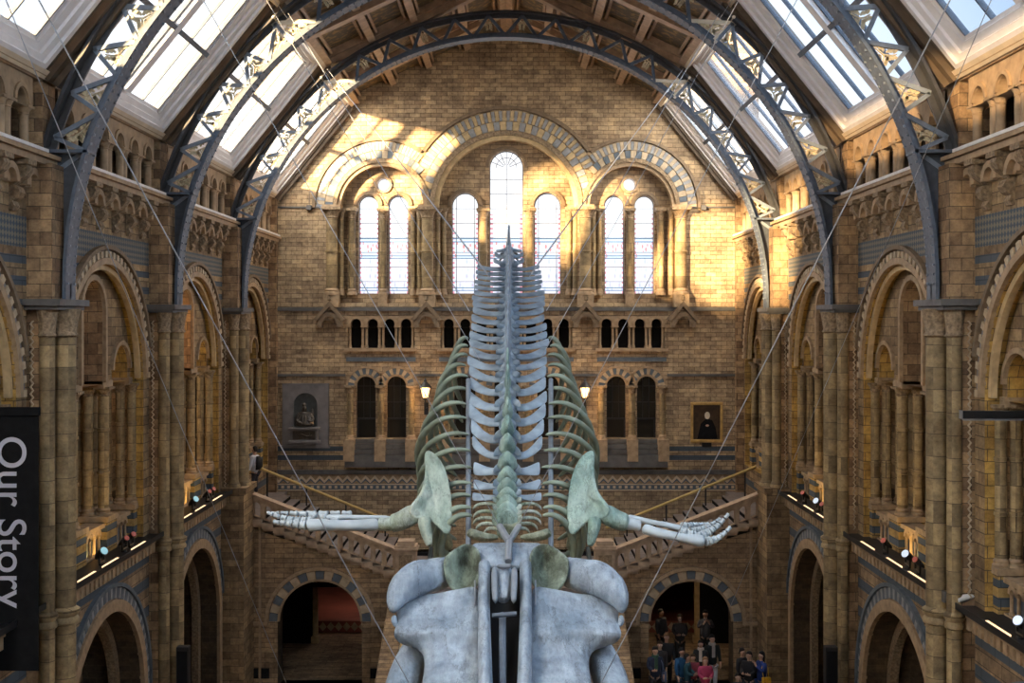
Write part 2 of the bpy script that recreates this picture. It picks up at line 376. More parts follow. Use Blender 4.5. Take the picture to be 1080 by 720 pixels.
FM = lambda u, v, d: (u, d, v)       # walls facing the camera
def PX(px, py, Y): return ((px-540)*Y/F+CX, Y, H-(py-338)*Y/F)
WH = 8.8
SIDE = {-1: 'left', 1: 'right'}
BAYW = ['nearest bay of all', 'second bay from front', 'third bay from front', 'farthest bay']

# ------------------------------------------------------------------ large structure
fl = MB(); fl.box(-13, 13, -5, 44.2, -.2, 0).box(-13, 13, 44.2, 45.2, -.2, 0)
tag(fl.build('floor', ['stair_stone']), 'dark stone hall floor', 'floor', kind='structure')
R2 = MB(); R2.box(-9, 9, 44.7, 51, -.2, .43)
fr = tag(R2.build('floor_passage', ['red_floor']), 'raised red floor seen through the left arch', 'floor', kind='structure')
b = MB()
for k in range(60):
    x = -8.9+k*.3; b.add([(x,44.68,.22),(x+.15,44.68,.40),(x+.3,44.68,.22),(x+.15,44.68,.05)], [(0,1,2,3)])
b.build('mosaic_riser', ['buff_block'], fr)

def side_wall(s):
    w = MB()
    for i, (ya, yb) in enumerate(BAYS):
        u0, u1 = ya+.6, (yb-.6 if i < 3 else yb); c = (u0+u1)/2; Rk = min(2.65, (u1-u0)/2-.3)
        if i < 3 or True:
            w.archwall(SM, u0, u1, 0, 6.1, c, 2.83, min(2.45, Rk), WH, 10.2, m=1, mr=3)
        w.archwall(SM, u0, u1, 6.1, 14.0, c, 10.4, Rk, WH, 9.12, n=36, m=2, mr=4, bottom=6.5)
        w.box(WH, 9.4, u0-.1, u1+.1, 13.98, 14.8, 0)
    w.quad((WH,-5,0),(WH,14.5,0),(WH,14.5,16.4),(WH,-5,16.4), 0)
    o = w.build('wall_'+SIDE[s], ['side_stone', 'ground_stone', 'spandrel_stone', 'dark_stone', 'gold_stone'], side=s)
    tag(o, f'{SIDE[s]} side wall of buff and blue stone with tall round arches', 'wall', kind='structure')
    a = MB()
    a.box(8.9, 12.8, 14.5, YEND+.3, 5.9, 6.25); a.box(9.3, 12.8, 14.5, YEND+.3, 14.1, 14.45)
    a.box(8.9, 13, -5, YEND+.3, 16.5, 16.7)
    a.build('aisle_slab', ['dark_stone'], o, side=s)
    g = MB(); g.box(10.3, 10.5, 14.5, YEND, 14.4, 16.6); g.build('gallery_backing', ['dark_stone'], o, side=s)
    g = MB()
    for i, (ya, yb) in enumerate(BAYS):
        u0, u1 = ya, yb; c = (u0+u1)/2
        g.archwall(SM, u0, u1, 0, 6, c, 2.4, 1.6, 12.8, 13.1, m=0, bottom=.9)
        if i == 2: g.archwall(SM, u0, u1, 6, 14.2, c, 10.6, 1.0, 12.8, 13.1, m=0, bottom=8.0)
        else: g.quad((12.8,u0,6),(12.8,u1,6),(12.8,u1,14.2),(12.8,u0,14.2), 0)
    g.quad((13.1,14.5,0),(13.1,YEND+.5,0),(13.1,YEND+.5,6.2),(13.1,14.5,6.2), 0)
    g.quad((12.8,14.3,0),(12.8,15.1,0),(12.8,15.1,16.5),(12.8,14.3,16.5), 0); g.quad((12.8,14.3,14.2),(12.8,YEND+.5,14.2),(12.8,YEND+.5,16.6),(12.8,14.3,16.6), 0)
    g.build('aisle_wall', ['side_stone'], o, side=s)
    gm = MB()
    for i, (ya, yb) in enumerate(BAYS[2:3]):
        c = (ya+yb)/2; gm.quad((13.0,c-1,8),(13.0,c+1,8),(13.0,c+1,11.6),(13.0,c-1,11.6))
        for k in range(1, 6): gm.box(12.94, 13.0, c-1, c+1, 8+k*.6-.02, 8+k*.6+.02, 1)
        for k in (-.5, 0, .5): gm.box(12.94, 13.0, c+k-.02, c+k+.02, 8, 11.6, 1)
    gm.build('aisle_window_panes', ['frosted_glass', 'black'], o, side=s)
    cp_ = MB(); cp_.box(8.8, 13.2, 14.3, 14.5, 0, 16.6).box(8.8, 13.2, YEND+.5, YEND+.7, 0, 16.6); cp_.build('aisle_light_stop', ['dark_stone'], o, side=s)  # end caps added to stop sun leaking into the aisles
    return o
WALL = {s: side_wall(s) for s in (-1, 1)}

# -- end wall --------------------------------------------------------
E0 = YEND; E1 = 44.35; E2 = 44.75
EXc = lambda px: (px-533.4)/28.36
EZc = lambda py: H-(py-338)/28.36
SC = 4.62                                  # centre of the side window groups
def end_wall():
    w = MB()
    for sx in (-1, 1):
        u = sorted((sx*2.81, sx*6.6)); w.archwall(FM, u[0], u[1], 12.3, 19.0, sx*SC, 16.0, 1.66, E0, E1, n=32, mr=2, bottom=12.45)
        u = sorted((sx*6.6, sx*9.4)); w.quad(FM(u[0],3,E0), FM(u[1],3,E0), FM(u[1],19,E0), FM(u[0],19,E0))
    w.archwall(FM, -2.81, 2.81, 12.3, 19.0, 0, 16.0, 2.65, E0, E1, n=40, mr=2, bottom=12.45)
    w.quad(FM(-9.4,19,E0), FM(9.4,19,E0), FM(9.4,23,E0), FM(-9.4,23,E0))
    # recess backs with the lancets
    for sx in (-1, 1):
        for k in (-1, 1):
            c = sx*SC+k*.564; u = sorted((sx*SC+k*1.7, sx*SC)); w.archwall(FM, u[0], u[1], 12.3, 16.55, c, 16.12, .37, E1, E2, n=16, mr=2, bottom=12.82)
        n = 20; cz = 16.91
        sq = []
        for i in range(n+1):
            a = 2*PI*i/n+PI/4; ca, sa = math.cos(a), math.sin(a); k = 1/max(abs(ca), abs(sa))
            sq.append((sx*SC+.23*ca, cz+.23*sa, sx*SC+.36*k*ca, cz+.36*k*sa))
        for i in range(n):
            a_, b_ = sq[i], sq[i+1]
            w.quad(FM(a_[0],a_[1],E1), FM(b_[0],b_[1],E1), FM(b_[2],b_[3],E1), FM(a_[2],a_[3],E1))
            w.quad(FM(a_[0],a_[1],E1), FM(b_[0],b_[1],E1), FM(b_[0],b_[1],E2), FM(a_[0],a_[1],E2), 2)
        for (p, q, r, t) in ((-1.7,-.36,16.55,17.8),(.36,1.7,16.55,17.8),(-.36,.36,17.27,17.8)):
            w.quad(FM(sx*SC+p,r,E1), FM(sx*SC+q,r,E1), FM(sx*SC+q,t,E1), FM(sx*SC+p,t,E1))
        u = sorted((sx*2.7, sx*.85)); w.archwall(FM, u[0], u[1], 12.3, 18.8, sx*1.55, 16.1, .50, E1, E2, n=18, mr=2, bottom=12.82)
    w.archwall(FM, -.85, .85, 12.3, 18.8, 0, 17.55, .635, E1, E2, n=20, mr=2, bottom=12.82)
    # middle zone z 10.2 - 12.3 with rectangular recesses for the little galleries
    def rect_hole(u0, u1, v0, v1, a, b_, c_, d_, dep):
        for (p,q,r,t) in ((u0,a,v0,v1),(b_,u1,v0,v1),(a,b_,v0,c_),(a,b_,d_,v1)):
            if q > p+1e-4: w.quad(FM(p,r,E0), FM(q,r,E0), FM(q,t,E0), FM(p,t,E0))
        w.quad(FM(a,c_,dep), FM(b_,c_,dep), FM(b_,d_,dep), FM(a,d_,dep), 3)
        w.quad(FM(a,c_,E0), FM(a,d_,E0), FM(a,d_,dep), FM(a,c_,dep)); w.quad(FM(b_,c_,E0), FM(b_,d_,E0), FM(b_,d_,dep), FM(b_,c_,dep))
        w.quad(FM(a,d_,E0), FM(b_,d_,E0), FM(b_,d_,dep), FM(a,d_,dep)); w.quad(FM(a,c_,E0), FM(b_,c_,E0), FM(b_,c_,dep), FM(a,c_,dep))
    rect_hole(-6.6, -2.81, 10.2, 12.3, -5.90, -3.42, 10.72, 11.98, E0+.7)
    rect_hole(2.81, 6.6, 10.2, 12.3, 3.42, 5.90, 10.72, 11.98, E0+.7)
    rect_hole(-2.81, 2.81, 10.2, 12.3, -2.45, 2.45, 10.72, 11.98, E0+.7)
    # lower windows z 6.95 .. 10.2
    edges = [-6.6, -SC, -2.81, -.80, .80, 2.81, SC, 6.6]; cen = [-5.22, -4.09, -1.55, 0, 1.55, 4.09, 5.22]; rr = [.36, .36, .40, .45, .40, .36, .36]
    for i in range(7): w.archwall(FM, edges[i], edges[i+1], 7.0, 10.2, cen[i], 9.37, rr[i], E0, E0+.45, n=16, m=0, bottom=7.43)
    for (p,q) in ((-9.4,9.4),): w.quad(FM(-6.6,5,E0), FM(6.6,5,E0), FM(6.6,7.0,E0), FM(-6.6,7.0,E0), 1)
    w.quad(FM(-9.4,3.1,E0-.02), FM(-5.98,3.1,E0-.02), FM(-5.98,7.3,E0-.02), FM(-9.4,7.3,E0-.02), 1)
    w.quad(FM(5.98,3.1,E0-.02), FM(9.4,3.1,E0-.02), FM(9.4,7.3,E0-.02), FM(5.98,7.3,E0-.02), 1)
    w.quad(FM(-6.6,3.1,E0), FM(6.6,3.1,E0), FM(6.6,5,E0), FM(-6.6,5,E0))
    w.box(-2.6, 2.6, E0, E0+.4, 0, 3.1); w.box(-9.4, -8.3, E0, E0+.4, 0, 3.1); w.box(8.3, 9.4, E0, E0+.4, 0, 3.1)
    o = w.build('wall_end', ['end_stone', 'end_low_stone', 'moulding', 'opening_shade'])
    tag(o, 'end wall of yellow-brown stone blocks with arched window recesses', 'wall', kind='structure')
    k = MB(); k.box(-9.5, 9.5, 46.2, 46.4, 3.1, 12.2).box(-9.5, 9.5, E0+.72, 46.4, 12.0, 12.28).box(-9.5, 9.5, E0, 52, 3.1, 3.3)  # dark box added behind the wall to block outside and window light
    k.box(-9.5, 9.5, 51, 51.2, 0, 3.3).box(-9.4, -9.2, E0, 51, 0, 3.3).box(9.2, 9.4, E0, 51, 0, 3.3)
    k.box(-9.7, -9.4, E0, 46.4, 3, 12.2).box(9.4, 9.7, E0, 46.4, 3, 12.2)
    k.build('rear_light_block', ['dark_stone'], o)
    return o
ENDW = end_wall()
bw = MB(); bw.box(-9.2, 9.2, -5.3, -5, 0, 23); tag(bw.build('wall_back', ['side_stone']), 'plain stone wall behind the viewpoint', 'wall', kind='structure')

# -- ceiling ----------------------------------------------------------
def ceiling():
    ang = math.atan2(RIDGE-SB[1], SB[0]); L = math.hypot(SB[0], RIDGE-SB[1]); ce = (-math.cos(ang), math.sin(ang)); cn = (math.sin(ang), math.cos(ang))
    def K(v, u, w): return (SB[0]+ce[0]*v+cn[0]*w, u, SB[1]+ce[1]*v+cn[1]*w)
    base = MB()
    for s in (-1, 1):
        q = [K(0,-5,.28), K(L,-5,.28), K(L,YEND+.2,.28), K(0,YEND+.2,.28)]
        base.quad(*[(s*p[0],p[1],p[2]) for p in q])
    o = base.build('ceiling', ['coffer']); tag(o, 'dark panelled timber ceiling painted with gilt plants', 'ceiling', kind='structure')
    for s in (-1, 1):
        y = RIB[0]
        while y < YEND:
            m = MB(); m.hexa([K(0,y-.19,-.12),K(L,y-.19,-.12),K(L,y+.19,-.12),K(0,y+.19,-.12),K(0,y-.19,.3),K(L,y-.19,.3),K(L,y+.19,.3),K(0,y+.19,.3)])
            for w in (-.32, .32): m.hexa([K(0,y+w-.05,.06),K(L,y+w-.05,.06),K(L,y+w+.05,.06),K(0,y+w+.05,.06),K(0,y+w-.05,.3),K(L,y+w-.05,.3),K(L,y+w+.05,.3),K(0,y+w+.05,.3)])
            m.build('ceiling_beam', ['beam'], o, side=s); y += 2.4667 if False else 3.7
        for k, v in enumerate((.16, L*.27, L*.5, L*.75, L-.14)):
            m = MB(); h = -.1 if k in (0, 4) else -.02
            m.hexa([K(v-.12,RIB[0],h),K(v+.12,RIB[0],h),K(v+.12,YEND,h),K(v-.12,YEND,h),K(v-.12,RIB[0],.3),K(v+.12,RIB[0],.3),K(v+.12,YEND,.3),K(v-.12,YEND,.3)])
            for w in (-.24, .24): m.hexa([K(v+w-.04,RIB[0],.12),K(v+w+.04,RIB[0],.12),K(v+w+.04,YEND,.12),K(v+w-.04,YEND,.12),K(v+w-.04,RIB[0],.3),K(v+w+.04,RIB[0],.3),K(v+w+.04,YEND,.3),K(v+w-.04,YEND,.3)])
            m.build('ceiling_purlin', ['beam'], o, side=s)
ceiling()

# -- skylights --------------------------------------------------------
def hexS(m, v0, v1, u0, u1, w0, w1, mi=0): m.hexa([SK(v0,u0,w0),SK(v1,u0,w0),SK(v1,u1,w0),SK(v0,u1,w0),SK(v0,u0,w1),SK(v1,u0,w1),SK(v1,u1,w1),SK(v0,u1,w1)], mi)
wn = 0
for s in (-1, 1):
    for i, (ya, yb) in enumerate(BAYS):
        wn += 1; ua, ub = ya+.55, (yb-.55 if i < 3 else yb-.25); c = (ua+ub)/2
        f = MB()
        steps = [(0,.0),(.14,.0),(.14,.07),(.30,.10),(.30,.16),(.50,.20),(.50,.25),(.60,.28)]
        def rect(t, w): return [SK(.05+t*.7,ua+t,w), SK(.05+t*.7,ub-t,w), SK(sl-.05-t*.6,ub-t,w), SK(sl-.05-t*.6,ua+t,w)]
        for k in range(len(steps)-1):
            A, B = rect(*steps[k]), rect(*steps[k+1])
            for q in range(4): f.quad(A[q], A[(q+1)%4], B[(q+1)%4], B[q], 1 if k in (1, 4) and False else 0)
        fo = f.build('window_%d' % wn, ['white_paint'], side=s)
        tag(fo, f'sloping {SIDE[s]} skylight in a white splayed frame, {BAYW[i]}', 'skylight', kind='structure')
        t = .60; g = MB(); g0, g1, v0, v1 = ua+t, ub-t, .05+t*.7, sl-.05-t*.6
        g.quad(SK(v0,g0,.30),SK(v0,g1,.30),SK(v1,g1,.30),SK(v1,g0,.30)); g.build('glass', ['skylight_glass'], fo, side=s)
        mm = MB(); hexS(mm, v0, v1, c-.17, c+.17, .14, .34); mm.build('mullion', ['white_paint'], fo, side=s)
        vm = (v0+v1)/2; cb = MB(); hexS(cb, vm-.06, vm+.06, g0, c-.17, .12, .3); hexS(cb, vm-.06, vm+.06, c+.17, g1, .12, .3); cb.build('crossbar', ['iron'], fo, side=s)
        for (p, q) in ((g0, c-.17), (c+.17, g1)):
            gb = MB()
            for uu in (p+.03, (p+q)/2, q-.03): hexS(gb, v0, v1, uu-.022, uu+.022, .24, .34)
            gb.build('glazing_bar', ['iron'], fo, side=s)
    for i, y in enumerate([-3, 15.1, 22.5, 29.9, 37.3, 43.75]):
        if y < 0: continue
        r = MB(); h = .56 if y < 43 else .25; hexS(r, -.1, sl+.1, y-h, min(y+h, YEND), .05, .6); hexS(r, -.1, sl+.1, y-h*.6, min(y+h*.6, YEND), -.08, .1); hexS(r, -.1, sl+.1, y-h*.25, min(y+h*.25, YEND), -.2, .0)
        tag(r.build('rafter', ['rafter'], side=s), f'brown timber rafter between {SIDE[s]} skylights, number '+('one' if y<16 else 'two' if y<23 else 'three' if y<30 else 'four' if y<38 else 'five')+' counting away from the viewer', 'rafter', 'rafters between the skylights')
    fg = MB(); fg.quad(SK(0,-5,.1),SK(0,14.7,.1),SK(sl,14.7,.1),SK(sl,-5,.1)); wn += 1; tag(fg.build('window_%d' % wn, ['frosted_glass'], side=s), f'frosted {SIDE[s]} skylight strip over the viewpoint, unseen, made to diffuse the sun', 'skylight', kind='structure')  # unseen strip, frosted so no direct sun reaches the near right wall
    e = MB(); hexS(e, sl-.12, sl+.15, 14.5, YEND, -.12, .6); hexS(e, -.12, .06, 14.5, YEND, .0, .6)
    tag(e.build('trim_%d' % (1 if s < 0 else 2), ['cream_paint'], side=s), f'timber plates above and below the {SIDE[s]} skylights', 'trim', kind='structure')

# ------------------------------------------------------------------ columns helper
def column(parent, x, y, z0, z1, r, side, name='column', cap=.22, base=.18, mat='shaft_stone', rings=2, n=12, capmat='carved'):
    m = MB(); prof = [(r, z0+base*.8)]
    for k in range(rings):
        z = z0+(z1-z0)*(k+1)/(rings+1); prof += [(r, z-.04), (r*1.18, z-.03), (r*1.18, z+.03), (r, z+.04)]
    prof.append((r, z1-cap*.8)); m.lathe(x, y, prof, n)
    o = m.build(name, [mat], parent, side, smooth=40)
    b = MB(); b.lathe(x, y, [(r*1.45, z0), (r*1.45, z0+base*.35), (r*1.2, z0+base*.5), (r*1.3, z0+base*.75), (r, z0+base)], n); b.build('base', ['moulding'], o, side, smooth=40)
    c = MB(); c.lathe(x, y, [(r, z1-cap), (r*1.15, z1-cap*.9), (r*1.05, z1-cap*.8), (r*1.3, z1-cap*.45), (r*1.6, z1-cap*.25)], n)
    c.box(x-r*1.65, x+r*1.65, y-r*1.65, y+r*1.65, z1-cap*.25, z1); c.build('capital', [capmat], o, side, smooth=40)
    return o

# ------------------------------------------------------------------ side wall furniture, bay by bay
ORD = ['nearest', 'second', 'third']
for s in (-1, 1):
    sd = SIDE[s]
    # clustered piers
    for i, y in enumerate(RIB[1:]+[YEND]):
        last = i == 3
        lab = f'clustered stone pier on the {sd} wall under the ' + (['nearest', 'middle', 'farthest'][i]+' iron arch' if not last else 'corner of the end wall')
        t = thing('clustered_pier', lab, 'pier', (s*8.5, y, 0), 'clustered piers carrying the roof arches')
        h = .6 if not last else .25
        b = MB(); (b.box(8.32, 9.3, y-.6, y+.6, 12.1, 14.72).box(8.6, 9.3, y-.5, y+.5, 0, 12.1).box(8.62, 9.2, y-.3, y+.3, 14.72, 16.32) if not last else b.box(8.5, 9.3, y-h, y, 0, 16.3)); b.build('pier_body', ['pier_stone'], t, s)
        if last: continue
        for (x, dy, r) in ((8.29, -.06, .205), (8.46, -.48, .14), (8.46, .38, .14)):
            zb = 6.6 if i == 2 else 0
            m = MB(); m.lathe(x, y+dy, [(r, zb), (r, 6.05), (r*1.3, 6.08), (r*1.3, 6.14), (r*1.1, 6.2), (r*1.35, 6.26), (r*1.35, 6.33), (r, 6.38), (r, 11.5)] if i < 2 else [(r*1.4, 6.6), (r*1.4, 6.68), (r*1.15, 6.75), (r, 6.82), (r, 11.5)], 14)
            sh = m.build('shaft', ['shaft_stone'], t, s, smooth=40)
            c = MB(); c.lathe(x, y+dy, [(r, 11.48), (r*1.25, 11.52), (r*1.05, 11.58), (r*1.2, 11.8), (r*1.42, 12.02)], 12); c.build('capital', ['carved'], sh, s, smooth=50)
        if i == 2:
            b = MB(); b.box(8.1, 8.9, y-.75, y+.7, 0, 6.45).box(8.02, 8.9, y-.82, y+.8, 6.45, 6.62); b.build('pedestal', ['side_stone'], t, s)
        b = MB(); b.box(8.18, 9.3, y-.72, y+.66, 12.0, 12.08).box(8.1, 9.3, y-.8, y+.72, 12.08, 12.2); b.build('abacus', ['slate'], t, s)
        z = MB()
        for k in range(40):      # zigzag strip on the near flank
            zz = 6.6+k*.13
            z.add([(8.72,y-.52,zz),(8.77,y-.52,zz+.065),(8.72,y-.52,zz+.13),(8.69,y-.52,zz+.13),(8.74,y-.52,zz+.065),(8.69,y-.52,zz)], [(0,1,4,5),(1,2,3,4)])
        z.build('zigzag_strip', ['buff_block'], t, s, solid=.03)
    for i, (ya, yb) in enumerate(BAYS):
        u0, u1 = ya+.6, (yb-.6 if i < 3 else yb-.25); c = (u0+u1)/2; hw = (u1-u0)/2; Rk = min(2.65, hw-.3); bw_ = BAYW[i]
        if i == 0: vis0 = 19.5
        # ground archway
        if i < 3:
            t = thing('archway', f'{sd} ground floor archway with blue patterned ring, {bw_}', 'archway', (s*8.8, c, 0), 'ground floor archways')
            m = MB(); m.arc(SM, c, 2.83, 2.45, 2.72, 8.70, 8.82, n=36); m.box(8.70, 8.82, c-2.72, c-2.45, 0, 2.83); m.box(8.70, 8.82, c+2.45, c+2.72, 0, 2.83); m.build('arch_moulding', ['moulding'], t, s)
            m = MB(); nn = 60
            for k in range(nn):
                a0, a1 = PI*k/nn, PI*(k+1)/nn; m.arc(SM, c, 2.83, 2.74, 2.99, 8.75, 8.82, a0+.004, a1-.004, 1, 0 if k % 2 else 1)
            m.build('patterned_ring', ['blue_stone', 'ring_pale'], t, s)
            m = MB(); m.arc(SM, c, 2.83, 3.0, 3.09, 8.7, 8.82, n=36); m.build('hood_mould', ['blue_stone'], t, s)
            m = MB(); m.arc(SM, c, 2.83, 2.2, 2.45, 9.3, 9.5, n=30); m.box(9.3, 9.5, c-2.45, c-2.2, 0, 2.83); m.box(9.3, 9.5, c+2.2, c+2.45, 0, 2.83); m.build('inner_arch', ['carved'], t, s)
        # upper archivolt
        t = thing('archivolt', f'{sd} tall arch ring with zigzag blocks and dark hood, {bw_}', 'arch', (s*8.8, c, 10), 'tall arch rings of the side walls')
        m = MB(); m.arc(SM, c, 10.4, Rk+.33, Rk+.42, 8.68, 8.82, .25, PI-.25, 40); m.build('hood_mould', ['dark_mould'], t, s)
        m = MB(); m.arc(SM, c, 10.4, Rk, Rk+.14, 8.72, 8.82, 0, PI, 40); m.build('inner_moulding', ['moulding'], t, s)
        m = MB(); nn = 70
        for k in range(nn):
            a0, a1 = PI*k/nn, PI*(k+1)/nn; m.arc(SM, c, 10.4, Rk+.15, Rk+.29, 8.76 if k % 2 else 8.72, 8.82, a0, a1, 1, k % 2)
        m.build('block_ring', ['buff_block', 'niche_slab'], t, s)
        m = MB(); m.arc(SM, c, 10.4, Rk-.12, Rk, 8.86, 8.98, 0, PI, 40); m.build('roll_moulding', ['gold_block'], t, s)
        # triforium screen
        t = thing('triforium_arcade', f'{sd} triple-arched stone screen over a parapet, {bw_}', 'arcade', (s*9.2, c, 6.5), 'triforium screens in the side walls')
        D0, D1 = 9.12, 9.9; k1 = hw/3.1
        m = MB()
        m.archwall(SM, c-.98*k1, c+.98*k1, 10.35, 13.2, c, 12.0, .68*k1, D0, D1, n=20, m=0, mr=1, back=True)
        for q in (-1, 1):
            uu = sorted((c+q*.98*k1, c+q*2.75*k1)); m.archwall(SM, uu[0], uu[1], 10.35, 13.2, c+q*1.87*k1, 10.65, .56*k1, D0, D1, n=16, m=0, mr=2, back=True)
        for zq in (10.35,):
            for q in (-1, 1): m.box(D0-.03, D1, c+q*.98*k1-.30, c+q*.98*k1+.33, 10.25, 10.42, 3); m.box(D0-.05, D1, c+q*2.62*k1-.22, c+q*2.62*k1+.2, 10.25, 10.42, 3)
        m.build('arch_wall', ['side_stone', 'pier_stone', 'gold_stone', 'moulding'], t, s)
        m = MB(); m.arc(SM, c, 12.0, .70*k1, .82*k1, 9.04, 9.14, n=20)
        m.box(9.04, 9.14, c-.82*k1, c-.70*k1, 10.4, 12.0); m.box(9.04, 9.14, c+.70*k1, c+.82*k1, 10.4, 12.0)
        for q in (-1, 1): m.arc(SM, c+q*1.87*k1, 10.65, .58*k1, .68*k1, 9.04, 9.14, n=16)
        m.build('hood_mould', ['moulding'], t, s)
        for q in (-1, 1):
            for (x, dy, r) in ((9.2, 0, .125), (9.5, -.16, .11), (9.5, .16, .11), (9.8, 0, .12)): column(t, x, c+q*.98*k1+dy, 7.32, 10.28, r, s)
            for (x, dy, r) in ((9.08, 0, .11), (9.34, -.05, .11), (9.66, -.03, .11)): column(t, x, c+q*2.62*k1+dy, 7.32, 10.28, r, s)
        for q in (-1, 1):
            m = MB(); m.box(9.0, 10, c+q*.98*k1-.34, c+q*.98*k1+.34, 6.4, 7.22).box(8.96, 10, c+q*.98*k1-.38, c+q*.98*k1+.38, 7.22, 7.34, 1); m.build('pedestal', ['striped_stone', 'moulding'], t, s)
            m = MB(); m.box(8.95, 9.9, c+q*2.62*k1-.2, c+q*2.62*k1+.2, 6.4, 7.22).box(8.92, 9.9, c+q*2.62*k1-.24, c+q*2.62*k1+.24, 7.22, 7.34, 1); m.build('pedestal', ['striped_stone', 'moulding'], t, s)
        m = MB(); m.box(9.04, 9.5, c-2.7*k1, c+2.7*k1, 7.1, 7.2, 1); m.box(9.2, 9.5, c-2.7*k1, c+2.7*k1, 6.4, 7.1, 2)
        for cc in (c-1.8*k1, c, c+1.8*k1):
            for k in range(4):
                yy = cc-.45+k*.30; m.lathe(9.12, yy, [(.05,6.55),(.035,6.62),(.035,6.9),(.06,6.96),(.06,7.0)], 8)
                if k < 3: m.arc(SM, yy+.15, 6.93, .10, .19, 9.06, 9.2, 0, PI, 8)
        m.box(9.05, 9.3, c-2.7*k1, c+2.7*k1, 6.4, 6.55, 0)
        m.build('parapet', ['moulding', 'moulding', 'blue_stone'], t, s)
        # corbel table and gallery
        t = thing('corbel_table', f'{sd} row of carved scroll corbels below the gallery, {bw_}', 'corbels', (s*8.8, c, 14), 'corbel tables under the upper gallery')
        nc = 6; sp = (u1-u0-.3)/(nc-.0)
        for k in range(nc):
            y = u0+.15+sp*(k+.5)
            prof = [(8.82,13.78),(8.74,13.78),(8.70,13.86),(8.74,13.95),(8.66,14.0),(8.60,14.10),(8.64,14.2),(8.72,14.24),(8.66,14.3),(8.52,14.4),(8.46,14.52),(8.5,14.66),(8.82,14.66)]
            CM = lambda u, v, d: (u, d, v)
            m = MB(); m.prism(prof, CM, y-.13, y+.13); m.lathe(0,0,[(0,0),(0,0)],3) if False else None
            m.box(8.42, 8.82, y-.19, y+.19, 14.6, 14.7)
            m.build('corbel', ['carved'], t, s)
        m = MB()
        for k in range(nc+1):
            y = u0+.15+sp*k; m.arc(SM, y, 14.28, .22, .34, 8.58, 8.82, 0, PI, 10); m.arc(SM, y, 14.28, .10, .22, 8.70, 8.82, 0, PI, 10)
        m.build('scalloped_arches', ['gallery_stone'], t, s)
        t = thing('gallery_arcade', f'{sd} upper gallery of small round arches on paired colonettes, {bw_}', 'arcade', (s*8.8, c, 14.8), 'upper gallery arcades')
        m = MB(); m.box(8.44, 9.4, ya-.0, yb, 14.7, 14.82).box(8.36, 9.4, ya, yb, 14.82, 14.9); m.build('string_course', ['gallery_stone'], t, s)
        m = MB(); m.box(8.34, 9.2, u0+.1, u1-.1, 14.9, 14.96); m.build('sill', ['sill_white'], t, s)
        na = 6; w_ = (u1-u0)/na; m = MB()
        for k in range(na): m.archwall(SM, u0+k*w_, u0+(k+1)*w_, 15.72, 16.32, u0+(k+.5)*w_, 15.78, w_*.5-.26, 8.68, 9.0, n=12, m=0, back=True); m.arc(SM, u0+(k+.5)*w_, 15.78, w_*.5-.25, w_*.5-.17, 8.64, 8.7, 0, PI, 12)
        m.build('arch_panel', ['gallery_stone'], t, s)
        for k in range(na+1):
            yy = u0+k*w_
            for dx, dy in ((8.8, -.125), (8.8, .125)):
                if k in (0, na) and ((k == 0) == (dy < 0)): continue
                column(t, dx, yy+dy, 14.95, 15.76, .092, s, name='colonette', cap=.17, base=.12, mat='gallery_stone', rings=0, n=10, capmat='gallery_stone')
        m = MB(); m.box(8.62, 9.1, ya, yb, 16.3, 16.38).box(8.52, 9.1, ya, yb, 16.38, 16.46); m.build('cornice', ['gallery_stone'], t, s)
        # first floor cornice, lighting tray, led bars, spots
        if i < 3:
            t = thing('dentil_cornice', f'{sd} dentilled stone cornice under the black lighting tray, {bw_}', 'cornice', (s*8.7, c, 6.1), 'dentil cornices at first floor level')
            m = MB(); m.box(8.62, 8.85, u0, u1, 6.3, 6.45).box(8.74, 8.85, u0, u1, 6.02, 6.3); m.build('string_course', ['moulding'], t, s)
            m = MB(); k = 0; y = u0+.1
            while y < u1-.1: m.box(8.64, 8.76, y, y+.15, 6.08, 6.3); y += .27
            m.build('dentils', ['moulding'], t, s)
            m = MB(); m.box(8.42, 9.05, u0+.02, u1-.02, 6.46, 6.52).box(8.42, 8.45, u0+.02, u1-.02, 6.52, 6.58)
            tag(m.build('lighting_tray', ['black'], side=s, bevel=.005), f'{sd} black lighting tray on the ledge, {bw_}', 'tray', 'black lighting trays')
            if i == 0 and s < 0: continue
            for k, f_ in enumerate((.10, .33, .64)):
                y = u0+(u1-u0)*f_; m = MB(); m.box(8.47, 8.53, y, y+.95, 6.53, 6.57)
                w3 = ['nearest', 'middle', 'farthest'][k]
                o = m.build('led_bar', ['led_warm'], side=s, bevel=.008)
                tag(o, f'glowing warm light bar on the {sd} ledge, {w3} of three, {bw_}', 'light bar', 'light bars on the ledges')
                if f_ == .33 and i > 0: lamp('ledge_uplight', 'AREA', (s*8.75, c, 6.75), 20, (1, .64, .2), (s*.45, 0, 1), shape='RECTANGLE', size=.25, size_y=4.5)
            for k, (f_, lens) in enumerate(((.39, 'lens_blue'), (.63, 'lens_red'), (.71, 'lens_red')) if s < 0 else ((.24, 'lens_red'), (.34, 'lens_white'), (.58, 'lens_red')) if i else ((.56, 'lens_red'), (.63, 'lens_white'))):
                y = u0+(u1-u0)*f_; x = 8.66
                w3 = ['nearest', 'middle', 'farthest'][k] if i or s < 0 else ['further', 'nearer'][k]
                cl = {'lens_blue': 'pale blue', 'lens_red': 'red', 'lens_white': 'white'}[lens]
                t = thing('spotlight', f'black spotlight with {cl} lens on {sd} ledge, {w3} one, {bw_}', 'spotlight', (s*x, y, 6.52), 'spotlights on the ledges')
                d = Vector((-.62, -.42, .5)).normalized(); p = Vector((x, y, 6.78)); r = .09 if lens != 'lens_red' else .065
